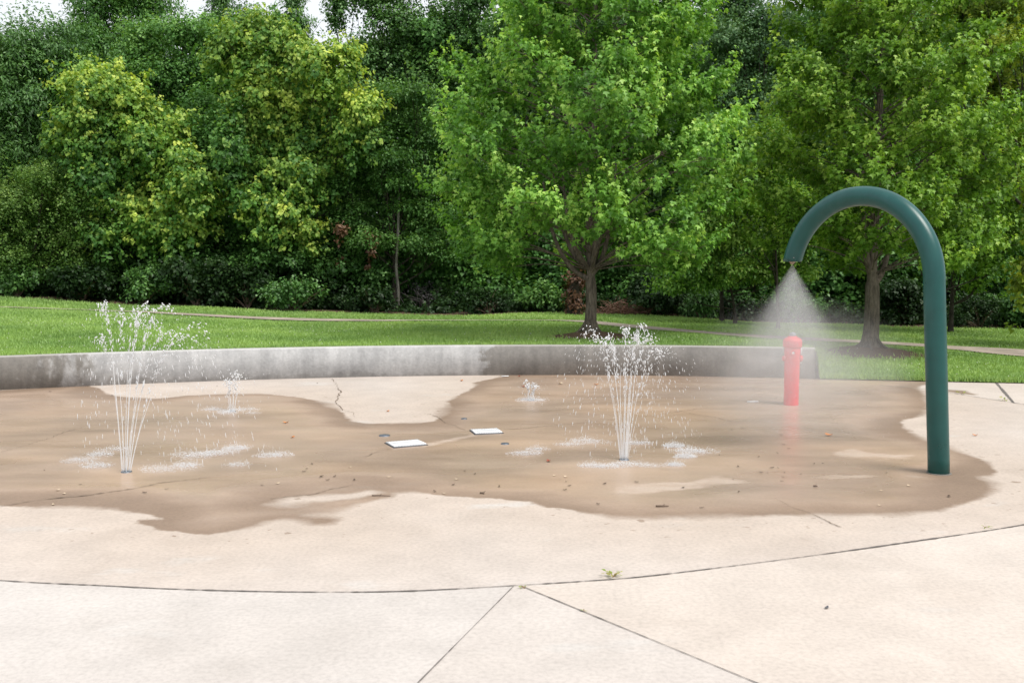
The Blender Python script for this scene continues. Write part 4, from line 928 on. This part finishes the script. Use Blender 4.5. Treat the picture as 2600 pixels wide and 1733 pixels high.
# ------------------------------------------------------------------ drain grates and flush caps
M_WHITE = simple('white_plastic', (0.80, 0.81, 0.82), 0.45, 0.04)
M_GRATE = simple('grate_tray', (0.30, 0.32, 0.35), 0.6)
M_DARKR = simple('dark_recess', (0.05, 0.05, 0.055), 0.8)
def grate(corners, label):
    C = np.array([G(*p)[:2] for p in corners])
    c = C.mean(0); u = (C[1] - C[0] + C[2] - C[3]) / 2; v = (C[3] - C[0] + C[2] - C[1]) / 2
    lu = np.linalg.norm(u); u /= lu; v = v - u * (v @ u); lv = max(np.linalg.norm(v), 0.2); v = v / np.linalg.norm(v)
    root = thing('drain_grate', label, 'drain grate', (c[0], c[1], 0), 'square drain grates in the pad')
    def bar(mb, a0, a1, b0, b1, z0, z1):
        V = np.array([[*(u * a + v * b), z] for z in (z0, z1) for a, b in ((a0, b0), (a1, b0), (a1, b1), (a0, b1))])
        mb.add(V, np.array([[3, 2, 1, 0], [4, 5, 6, 7], [0, 1, 5, 4], [1, 2, 6, 5], [2, 3, 7, 6], [3, 0, 4, 7]]))
    a, b = lu / 2, lv / 2
    mb = MB(); bar(mb, -a - 0.012, a + 0.012, -b - 0.012, b + 0.012, -0.02, 0.003); mb.build('recess', M_DARKR, root)
    mb = MB(); bar(mb, -a, a, -b, b, 0.0, 0.008); mb.build('plate', M_GRATE, root)
    mb = MB(); n = 10; wd = 2 * (a - 0.014) / n
    bar(mb, -a, -a + 0.013, -b, b, 0.008, 0.0145); bar(mb, a - 0.013, a, -b, b, 0.008, 0.0145)
    for r_ in range(3):
        h = 2 * b / 3
        for q in range(n):
            bar(mb, -a + 0.014 + q * wd + 0.0032, -a + 0.014 + (q + 1) * wd - 0.0032, -b + r_ * h + 0.003, -b + (r_ + 1) * h - 0.003, 0.008, 0.014)
    mb.build('bars', M_WHITE, root)
grate([(891.4, 1016.9), (962.1, 1011.5), (975.6, 1021.8), (900.6, 1028.8)], 'white square drain grate left of the pale patch strip, nearer one')
grate([(1080, 988.5), (1142, 985.5), (1152.5, 995), (1093, 997.5)], 'white square drain grate at the crack end, farther one')
M_STEEL = simple('dull_steel', (0.16, 0.18, 0.21), 0.4, 0.2, metal=0.6)
for (x, y, r_, lab) in ((883, 1000.5, 0.050, 'grey steel flush cap just left of the nearer drain grate'), (1066, 962, 0.03, 'small steel flush cap beyond the farther drain grate'), (1160, 1019.5, 0.036, 'grey steel flush cap between the drain grates and the right jet')):
    c = G(x, y); root = thing('flush_cap', lab, 'floor cap', c, 'steel caps set in the pad')
    MB().add(*lathe([(r_, -0.01), (r_, 0.006), (r_ * 0.9, 0.009), (r_ * 0.5, 0.0095)], 28)).build('disc', M_STEEL, root, smooth=False)
    MB().add(*lathe([(r_ * 0.25, 0.0095), (r_ * 0.25, 0.012), (r_ * 0.1, 0.0125)], 12)).build('centre_screw', M_STEEL, root)
for (x, y, lx_, lab) in ((1729, 923.5, 0.12, 'narrow white strip lying on the wet pad left of the hydrant'), (1160, 861.8 + 3, 0.10, 'narrow white strip lying at the foot of the wall')):
    c = G(x, y); V, F = bxv((0, 0, 0.006), (lx_ / 2, 0.018, 0.004)); V[:, 2] += 0.004 * (V[:, 0] > 0)
    tag(mesh('white_strip', V, F, M_WHITE, loc=tuple(c)), lab, 'strip', 'white strips')

# ------------------------------------------------------------------ water
m, nt, out = newmat('water'); k = N(nt)
p1 = k.bsdf(color=(0.95, 0.97, 1.0), rough=0.08, trans=1.0, ior=1.33)
d1 = k.bsdf(color=(0.93, 0.945, 0.96), rough=0.35, spec=0.5)
tr = k.n('ShaderNodeBsdfTranslucent'); tr.inputs[0].default_value = (0.95, 0.96, 0.98, 1)
x1 = k.n('ShaderNodeMixShader'); x1.inputs[0].default_value = 0.5; k.l(d1, x1.inputs[1]); k.l(tr.outputs[0], x1.inputs[2])
x2 = k.n('ShaderNodeMixShader'); x2.inputs[0].default_value = 0.86; k.l(p1, x2.inputs[1]); k.l(x1.outputs[0], x2.inputs[2]); k.l(x2.outputs[0], out.inputs[0])
M_WATER = m
m, nt, out = newmat('stream_water'); k = N(nt)
tp = k.n('ShaderNodeBsdfTransparent'); x3 = k.n('ShaderNodeMixShader'); x3.inputs[0].default_value = 0.60
d1 = k.bsdf(color=(0.93, 0.945, 0.96), rough=0.15, spec=0.6); tr = k.n('ShaderNodeBsdfTranslucent'); tr.inputs[0].default_value = (0.95, 0.96, 0.98, 1)
x1 = k.n('ShaderNodeMixShader'); x1.inputs[0].default_value = 0.45; k.l(d1, x1.inputs[1]); k.l(tr.outputs[0], x1.inputs[2])
k.l(tp.outputs[0], x3.inputs[1]); k.l(x1.outputs[0], x3.inputs[2]); k.l(x3.outputs[0], out.inputs[0])
M_STREAM = m
import bmesh
bm = bmesh.new(); bmesh.ops.create_icosphere(bm, subdivisions=1, radius=1.0)
IV = np.array([v.co[:] for v in bm.verts]); IF = np.array([[v.index for v in f.verts] for f in bm.faces]); bm.free()
def drops(C, r, vel, el):
    """rounded drops drawn out along their flight"""
    n = len(C); d = nrm(vel); a = nrm(np.cross(d, [0.3, 0.9, 0.1])); b = np.cross(d, a)
    V = C[:, None] + r[:, None, None] * (IV[None, :, 0:1] * a[:, None] + IV[None, :, 1:2] * b[:, None] + IV[None, :, 2:3] * (d * el[:, None])[:, None])
    F = IF[None] + (np.arange(n) * len(IV))[:, None, None]
    return V.reshape(-1, 3), F.reshape(-1, 3)
GA = 9.81
def jet(label, bpx, apexes, splashes, seed, rs=0.0038, brk=(0.48, 0.84), nd=90, scat=0.014, dr=(0.0013, 0.0050), noz=0.04, fall=30):
    rr = np.random.RandomState(seed)
    B = G(*bpx); root = thing('water_jet', label, 'water jet', B, 'ground water jets on the pad')
    MB().add(*lathe([(noz, -0.01), (noz, 0.004), (noz * 0.8, 0.006), (noz * 0.3, 0.006)], 24)).build('nozzle', M_STEEL, root)
    C, Rd, Ve, El = [], [], [], []
    n = len(apexes)
    for i, (ax, ay, w_) in enumerate(apexes):
        P = At(ax, ay, B[1] + 0.0) - B; H = max(P[2], 0.05)
        v0 = math.sqrt(2 * GA * H); ta = v0 / GA; vx = P[0] / ta; vy = rr.uniform(-0.2, 0.2) * (H ** 0.5)
        s0 = np.array([noz * 0.75 * (i / max(1, n - 1) * 2 - 1), rr.uniform(-0.4, 0.4) * noz, 0]); vx -= s0[0] / ta
        f = lambda t: s0 + np.stack([vx * t, vy * t, v0 * t - 0.5 * GA * t * t], -1)
        bh = rr.uniform(*brk); tb = ta * (1 - math.sqrt(1 - bh))
        t = np.linspace(0, tb, 26); Q = f(t[:, None].repeat(1, 1).ravel())
        Q = s0 + np.stack([vx * t, vy * t, v0 * t - 0.5 * GA * t * t], -1)
        wob = np.cumsum(np.cumsum(rr.normal(0, 0.0007, (26, 3)), 0), 0) * 0.4; Q = Q + wob * np.linspace(0, 1, 26)[:, None]
        rad = rs * w_ * (1 + rr.normal(0, 0.28, 26) * np.linspace(0.1, 1, 26)).clip(0.35, 1.8) * np.linspace(1.0, 0.5, 26)
        MB().add(*tube(Q, rad, 8)).build('stream', M_STREAM, root, smooth=True)
        # break-up into drops, up to and round the apex
        m_ = int(nd * 1.15 * w_); td = tb * 0.8 + (ta * 1.25 - tb * 0.8) * rr.beta(1.15, 1.15, m_)
        g = (td - tb * 0.8) / ta
        sp_ = scat * (0.25 + 1.5 * g)
        c = s0 + np.stack([vx * td, vy * td, v0 * td - 0.5 * GA * td * td], -1) + rr.normal(0, 1, (m_, 3)) * sp_[:, None] * [1, 1, 0.9]
        ok = c[:, 2] < H * 1.06
        v = np.stack([np.full(m_, vx), np.full(m_, vy), v0 - GA * td], -1) + rr.normal(0, 0.35, (m_, 3))
        r_ = rr.uniform(*dr, m_) * np.where(rr.rand(m_) < 0.15, 1.5, 1.0) * np.interp(td, [tb, ta], [0.75, 1.0])
        C.append(c[ok]); Rd.append(r_[ok]); Ve.append(v[ok]); El.append((1.0 + 1.1 * np.abs(v[ok, 2]) + rr.uniform(0, 0.8, ok.sum())).clip(1, 6))
        # falling
        m_ = int(fall * 2.2 * w_); td = ta * rr.uniform(1.15, 1.97, m_)
        c = s0 + np.stack([vx * td, vy * td, v0 * td - 0.5 * GA * td * td], -1) + np.stack([rr.normal(0, scat * 5, m_), rr.normal(0, scat * 7, m_), rr.normal(0, scat, m_)], -1)
        v = np.stack([np.full(m_, vx), np.full(m_, vy), v0 - GA * td], -1)
        r_ = rr.uniform(0.0008, 0.0025, m_); ok = c[:, 2] > 0.01
        C.append(c[ok]); Rd.append(r_[ok]); Ve.append(v[ok]); El.append((1.5 + 2.2 * np.abs(v[ok, 2])).clip(1.8, 10))
    V, F = drops(np.concatenate(C), np.concatenate(Rd), np.concatenate(Ve), np.concatenate(El))
    tag(mesh('droplets', V, F, M_WATER, root, smooth=True), kind='stuff')
    C, Rd, Ve = [], [], []
    for (x, y, wx, q) in splashes:
        c0 = G(x, y) - B; s_ = (B[1] + c0[1]) / FD; m_ = int(640 * q * wx / 30)
        a = rr.uniform(0, 6.28, m_); ro = np.sqrt(rr.uniform(0, 1, m_)); hh = rr.exponential(0.016, m_) * (1.2 - ro)
        clump = rr.normal(0, 0.35, (5, 2)); ci = rr.randint(0, 5, m_)
        c = np.stack([(np.cos(a) * ro * 0.75 + clump[ci, 0]) * wx * s_, (np.sin(a) * ro * 0.55 + clump[ci, 1] * 0.5) * wx * s_ * 1.1, hh + 0.003], -1) + c0
        C.append(c); Rd.append(rr.uniform(0.0007, 0.0021, m_)); Ve.append(np.stack([np.cos(a) * 0.7, np.sin(a) * 0.7, rr.uniform(0.3, 1.2, m_)], -1))
    if C:
        C = np.concatenate(C); V, F = drops(C, np.concatenate(Rd), np.concatenate(Ve), rr.uniform(1.0, 2.4, len(C)))
        tag(mesh('splash', V, F, M_WATER, root, smooth=True), kind='stuff')
    return root
jet('tallest fanned ground water jet, on the left side of the wet pad', (290.5, 1083.5),
    [(252, 696, 1.2), (268, 715, 1.1), (240, 770, .6), (300, 716, .8), (334, 703, 1.2), (318, 730, 0.9), (388, 702, .9), (362, 745, 1.0), (395, 762, 1.1), (425, 772, 1.2), (450, 745, 0.5)],
    [(175, 1057, 42, .8), (215, 1070, 40, .9), (230, 1045, 32, .9), (270, 1032, 30, .6), (370, 1080, 50, .8), (430, 1070, 40, .9), (440, 1045, 46, 1.1), (490, 1041, 44, 1.2), (540, 1031, 36, 1.3), (620, 1046, 40, 1.3), (545, 1068, 30, .6)], 21, nd=80)
jet('crowned ground water jet in front of the wall, right of the drain grates', (1433.5, 1055.5),
    [(1355, 757, .8), (1375, 780, .9), (1396, 772, 1.1), (1410, 800, .9), (1436, 758, 1.0), (1448, 785, .9), (1460, 770, 1.1), (1476, 750, 1.3), (1488, 776, 1.1), (1512, 800, .8), (1530, 805, .6)],
    [(1213, 1042, 40, 1.0), (1230, 1033, 26, .8), (1305, 1021, 30, .7), (1338, 1013, 40, 1.1), (1465, 1018, 30, 1.1), (1360, 1070, 34, 1.0), (1433, 1068, 46, 1.0), (1400, 1073, 30, .7), (1490, 1069, 30, .6), (1548, 1025, 34, 1.5), (1592, 1038, 44, 1.6), (1570, 1049, 34, 1.3), (1546, 1068, 26, 1.3)], 22, brk=(0.52, 0.86), nd=80, fall=34)
jet('small forked water jet on the far left of the pad, near the wall', (533, 944.5), [(520, 868, .8), (527, 875, .9), (543, 856, 1.0), (549, 862, .9)],
    [(490, 941, 26, 1.0), (515, 949, 26, 1.0), (533, 945, 30, 1.0), (565, 941, 26, .9), (580, 949, 18, .5)], 23, rs=0.006, brk=(0.4, 0.7), nd=40, scat=0.022, dr=(0.003, 0.007), fall=14)
jet('smallest bubbling water jet, near the wall behind the drain grates', (1219.5, 919.5), [(1210, 875, 1.0), (1214, 882, 1.0), (1226, 880, 1.0), (1231, 884, 1.0)],
    [(1207, 918, 24, 1.0), (1232, 919, 26, 1.1), (1220, 921, 26, 1.1)], 24, rs=0.008, brk=(0.45, 0.6), nd=34, scat=0.016, dr=(0.003, 0.0065), fall=10)

# ------------------------------------------------------------------ mist
def mist_mat(name, density, kind, dims):
    m, nt, out = newmat(name); k = N(nt)
    tc = k.n('ShaderNodeTexCoord').outputs['Object']; X, Y_, Z = k.xyz(tc)
    v = k.n('ShaderNodeVolumePrincipled'); v.inputs['Color'].default_value = (0.97, 0.97, 0.985, 1)
    v.inputs['Anisotropy'].default_value = 0.2
    if kind == 'cone':
        tn, L = dims
        d = k.math('MULTIPLY', Z, -1.0)
        r_ = k.math('SQRT', k.math('ADD', k.math('MULTIPLY', X, X), k.math('MULTIPLY', Y_, Y_)))
        rho = k.math('DIVIDE', r_, k.math('ADD', k.math('MULTIPLY', d, tn), 0.006))
        ang = k.n('ShaderNodeCombineXYZ'); dd = k.math('ADD', d, 0.02)
        k.l(k.math('DIVIDE', X, dd), ang.inputs[0]); k.l(k.math('DIVIDE', Y_, dd), ang.inputs[1]); k.l(k.math('MULTIPLY', d, 0.8), ang.inputs[2])
        stv = k.noise(ang.outputs[0], 9, 4, 0.6)
        f = k.math('MULTIPLY', k.step(rho, 1.0, 0.35), k.ramp(stv, [(0.3, 0.45), (0.7, 1.5)]))
        fall_ = k.math('DIVIDE', 0.20, k.math('ADD', d, 0.045))
        f = k.math('MULTIPLY', k.math('MULTIPLY', f, fall_), k.step(d, L * 0.95, L * 0.12))
        k.l(k.math('MULTIPLY', f, density), v.inputs['Density'])
    else:
        a, b, c = dims
        q = k.math('ADD', k.math('ADD', k.math('POWER', k.math('DIVIDE', X, a), 2.0), k.math('POWER', k.math('DIVIDE', Y_, b), 2.0)), k.math('POWER', k.math('DIVIDE', Z, c), 2.0))
        f = k.math('MULTIPLY', k.step(q, 1.0, 0.0), k.ramp(k.noise(tc, 1.8, 4, 0.55), [(0.35, 0.5), (0.7, 1.4)]))
        k.l(k.math('MULTIPLY', f, density), v.inputs['Density'])
    k.l(v.outputs[0], out.inputs['Volume']); return m
L, tn = 1.45, 0.74
E0 = np.array([E[0], E[1], NZ[2] - 0.02])
V, F = lathe([(0.006 + tn * L * 1.0, -L), (0.004, 0.0)], 40)
o = mesh('mist_spray', V, F[:1] + F[1:], mist_mat('mist_cone', 4.6, 'cone', (tn, L)), loc=tuple(E0))
tag(o, 'cone of fine white mist falling from the mouth of the teal arch', 'mist spray', kind='stuff')
def ell(a, b, c, n=20):
    bm = bmesh.new(); bmesh.ops.create_icosphere(bm, subdivisions=3, radius=1.0)
    V = np.array([v.co[:] for v in bm.verts]) * [a, b, c]; F = np.array([[v.index for v in f.verts] for f in bm.faces]); bm.free(); return V, F
for (x, y, Y, dims, den, lab) in ((1835, 880, 8.9, (1.15, 1.0, 0.84), 0.36, 'soft cloud of drifting mist settling round the hydrant'),):
    c = At(x, y, Y); V, F = ell(*dims)
    tag(mesh('drifting_mist', V, F, mist_mat('mist_cloud', den, 'ell', dims), loc=tuple(c)), lab, 'mist', kind='stuff')
# side spray of the hydrant: a cone lying on its side
hs = H0 + [-px(23.5), -0.01, px(106.5)]
V, F = lathe([(0.006 + 0.50 * 0.62, -0.62), (0.003, 0.0)], 28)
o = mesh('hydrant_mist', V, F, mist_mat('mist_side', 1.5, 'cone', (0.50, 0.62)), loc=tuple(hs))
o.rotation_euler = (0, math.radians(80), 0)
tag(o, 'small sideways puff of mist from the left outlet of the red hydrant', 'mist spray', kind='stuff')
# visible fine drops in the falling mist
rr = np.random.RandomState(9); n = 2600
d = rr.uniform(0.02, 1, n) ** 0.75 * 1.45; ro = np.abs(rr.normal(0, 0.42, n)).clip(0, 1.25) * tn * d; a = rr.uniform(0, 6.28, n)
C = E0 + np.stack([np.cos(a) * ro, np.sin(a) * ro, -d], -1)
ok = C[:, 2] > 0.02; C = C[ok]; d = d[ok]; ro = ro[ok]; a = a[ok]
V, F = drops(C, rr.uniform(0.0006, 0.0013, len(C)), np.stack([np.cos(a) * ro, np.sin(a) * ro, -d], -1), rr.uniform(1.2, 4.0, len(C)))
tag(mesh('mist_drops', V, F, M_WATER, smooth=True), 'fine drops sparkling inside the mist below the teal arch', 'droplets', kind='stuff')

# ------------------------------------------------------------------ weeds, fallen leaves, twigs
M_WEED = leaf_mat('weed_leaf', [(0, (0.17, 0.24, 0.03)), (0.6, (0.33, 0.38, 0.06)), (1, (0.45, 0.36, 0.16))], 0.35)
def weed(label, x, y, r_, n, seed, brown=0.2):
    rr = np.random.RandomState(seed); c = G(x, y); root = thing('weed', label, 'weed', c, 'weeds in the paving joints')
    a = rr.uniform(0, 6.28, n); q = rr.uniform(0.2, 1, n) * r_
    P = np.stack([np.cos(a) * q, np.sin(a) * q * 0.5, rr.uniform(0.004, 0.6 * r_, n)], -1)
    U = np.stack([np.cos(a), np.sin(a) * 0.6, rr.uniform(-0.1, 0.7, n)], -1)
    V, F, T = place_leaves(P, U, UP + rr.normal(0, 0.4, (n, 3)), rr.uniform(0.5, 1, n) * r_ * 0.7, KITE, np.where(rr.rand(n) < brown, rr.uniform(0.8, 1, n), rr.uniform(0, 0.65, n)))
    mesh('leaves', V, F, M_WEED, root, attrs={'tint': T})
    b = MB()
    for p in P[:max(3, n // 2)]: b.add(*tube(spline([(0, 0, 0.0), p * 0.5 + [0, 0, 0.005], p], 3), np.full(7, 0.0013), 4, False))
    b.build('stem', simple('weed_stem', (0.30, 0.20, 0.09), 0.8), root)
weed('largest weed, half green and half dried, in the curved joint', 1408, 1325, 0.046, 16, 1, 0.4)
weed('small weed sprouting where the three joints meet', 1204, 1351, 0.022, 8, 2, 0.1)
weed('tiny weed along the straight joint in the near paving', 1342, 1404, 0.018, 6, 3, 0.3)
weed('tiny weed in the curved joint near the right picture edge', 2262, 1212, 0.03, 7, 4, 0.2)
weed('weed at the far right joint by the lawn', 2307, 920, 0.06, 10, 5, 0.2)
weed('weed at the joint just right of the arch post', 2208, 905, 0.05, 8, 6, 0.2)

def chip(name, mat, L_, W_, curl, seed):
    rr = np.random.RandomState(seed); n = 7
    t = np.linspace(0, 1, n); w_ = W_ * np.sin(np.pi * (0.08 + 0.86 * t)) * (1 + rr.normal(0, 0.12, n))
    z = 0.004 + curl * (t - 0.5) ** 2 * 4 + rr.uniform(0, 0.1) * curl
    V = np.concatenate([np.stack([(t - 0.5) * L_, w_, z + curl * 0.6], 1), np.stack([(t - 0.5) * L_, 0 * t, z], 1), np.stack([(t - 0.5) * L_, -w_, z + curl * 0.4], 1)])
    i = np.arange(n - 1)
    return mesh(name, V, np.concatenate([np.stack([i + n, i + n + 1, i + 1, i], 1), np.stack([i + 2 * n, i + 2 * n + 1, i + n + 1, i + n], 1)]), mat)
M_LB = simple('fallen_leaf_brown', (0.07, 0.045, 0.03), 0.8, 0.4, 30); M_LO = simple('fallen_leaf_orange', (0.62, 0.22, 0.05), 0.7, 0.3, 30)
M_LP = simple('fallen_leaf_pale', (0.62, 0.50, 0.36), 0.7, 0.2, 30); M_LR = simple('fallen_leaf_red', (0.33, 0.09, 0.05), 0.7, 0.3, 30)
protos = {}
def litter(key, mat, L_, W_, curl, label, group, spots, cat='leaf', name='fallen_leaf', seed=0):
    rr = np.random.RandomState(seed + 50); src = chip(name, mat, L_, W_, curl, seed)
    for i, (x, y) in enumerate(spots):
        o = src
        if i:
            o = src.copy(); COL.objects.link(o)
        c = G(x, y); s_ = rr.uniform(0.7, 1.35)
        o.location = (c[0], c[1], 0.001); o.rotation_euler = (0, 0, rr.uniform(0, 6.28)); o.scale = (s_, s_ * rr.uniform(0.7, 1.2), s_)
        tag(o, label, cat, group)
c5 = lambda a, b: ((800 + 0.425 * a) * 0.9047, (750 + 0.425 * b) * 0.9047)
c6 = lambda a, b: ((1700 + 0.4146 * a) * 0.9047, (750 + 0.4146 * b) * 0.9047)
c4 = lambda a, b: (0.4039 * a, 633.3 + 0.4039 * b)
litter('brown', M_LB, 0.028, 0.007, 0.003, 'dark shrivelled leaf scrap lying on the wet pad', 'dark leaf scraps on the pad',
  [c5(*p) for p in ((75, 1105), (235, 1103), (893, 1050), (955, 1068), (1100, 1143), (1500, 1113), (1520, 1138), (1493, 1163), (825, 1132), (715, 1172), (1690, 1248), (1920, 1117), (2197, 1150), (1730, 1127), (117, 1083), (40, 1083))]
  + [c6(*p) for p in ((885, 1033), (938, 1030), (665, 1057), (705, 1085), (695, 1113), (600, 1088), (688, 1138), (560, 1085), (660, 967), (730, 940), (683, 855), (305, 978), (390, 1127), (197, 1302), (423, 1205), (83, 1178), (380, 825), (445, 815), (1710, 1233), (1327, 1087), (893, 1172), (420, 1050), (628, 1058), (803, 1095), (545, 990), (700, 915))]
  + [c4(*p) for p in ((457, 1188), (823, 1236), (948, 1215), (253, 1107), (1730, 1115), (1745, 1098), (1775, 1072), (1825, 1145), (1863, 1163), (1490, 1193), (725, 636), (640, 683), (1805, 612), (1235, 628), (285, 660))], seed=1)
litter('pale', M_LP, 0.025, 0.009, 0.003, 'small pale curled leaf lying on the wet pad', 'pale leaf bits on the pad',
  [c6(*p) for p in ((345, 575), (568, 694), (780, 726), (870, 708), (810, 702), (1297, 1198), (1285, 1287), (508, 552), (235, 510), (1465, 1168))] + [c4(*p) for p in ((190, 743), (370, 748), (365, 1241), (80, 687), (303, 1303), (1580, 1183), (330, 1221))] + [c5(*p) for p in ((845, 1100), (770, 1184), (210, 1028), (1430, 1078), (1497, 1086), (440, 1087))], seed=2)
for i, (p, lab, mt) in enumerate(((c6(975, 860), 'orange leaf on the wet pad below the hydrant', M_LO), (c6(1870, 858), 'orange leaf on dry concrete right of the arch post', M_LO), (c5(435, 693), 'orange-red leaf on the dry concrete tongue', M_LO),
   (c5(1680, 535), 'bright orange leaf near the wall behind the right jet', M_LO), (c5(1220, 485), 'red-brown leaf at the foot of the wall above the smallest jet', M_LR), (c5(1245, 547), 'red leaf just left of the smallest jet', M_LR), (c5(1395, 993), 'red leaf between the smallest jet and the right jet', M_LR),
   (c5(1465, 530), 'pale leaf scrap near the wall between the right-hand jets', M_LP), (c4(1665, 920), 'orange leaf on the wet pad left of the drain grates', M_LO), (c4(1625, 838), 'small orange leaf below the curving wet edge', M_LO), (c5(875, 512), 'small orange leaf near the wall on dry concrete', M_LO))):
    litter('x', mt, 0.055, 0.02, 0.010, lab, 'coloured leaves on the pad', [p], seed=20 + i)
litter('grey', simple('fallen_leaf_grey', (0.10, 0.10, 0.11), 0.6, 0.2, 30), 0.045, 0.009, 0.004, 'lone grey leaf on the near paving at the right', 'coloured leaves on the pad', [(1899, 1396.5)], seed=40)
litter('orl', M_LO, 0.09, 0.04, 0.015, 'yellow-orange leaf fallen on the lawn grass', 'leaves on the lawn', [], seed=41) if False else None
def stick(label, a, b, r_, seed):
    rr = np.random.RandomState(seed); A, B = G(*a), G(*b); mdl = (A + B) / 2
    P = spline([A - mdl + [0, 0, r_ + 0.001], rr.normal(0, 0.006, 3) * [1, 1, 0] + [0, 0, r_ + 0.003], B - mdl + [0, 0, r_ + 0.001]], 6)
    o = MB().add(*tube(P, np.linspace(r_, r_ * 0.6, len(P)), 7)).add(*tube([P[5], P[5] + [0.015, 0.02, 0.006]], [r_ * 0.6, r_ * 0.3], 5)).build('twig', M_TWIG, None, loc=tuple(mdl), smooth=True)
    tag(o, label, 'twig', 'twigs on the pad')
stick('dark twig lying near the front wet edge, right of centre', c5(2035, 1262), c5(2112, 1262), 0.006, 1)
stick('thin brown twig at the tip of the wet tail', c5(340, 1197), c5(450, 1200), 0.004, 2)
stick('short twig chip near the front wet edge, centre', c5(985, 1183), c5(1008, 1187), 0.006, 3)
stick('short dark twig on the wet pad below the pale patch', c6(880, 1171), c6(906, 1173), 0.006, 4)
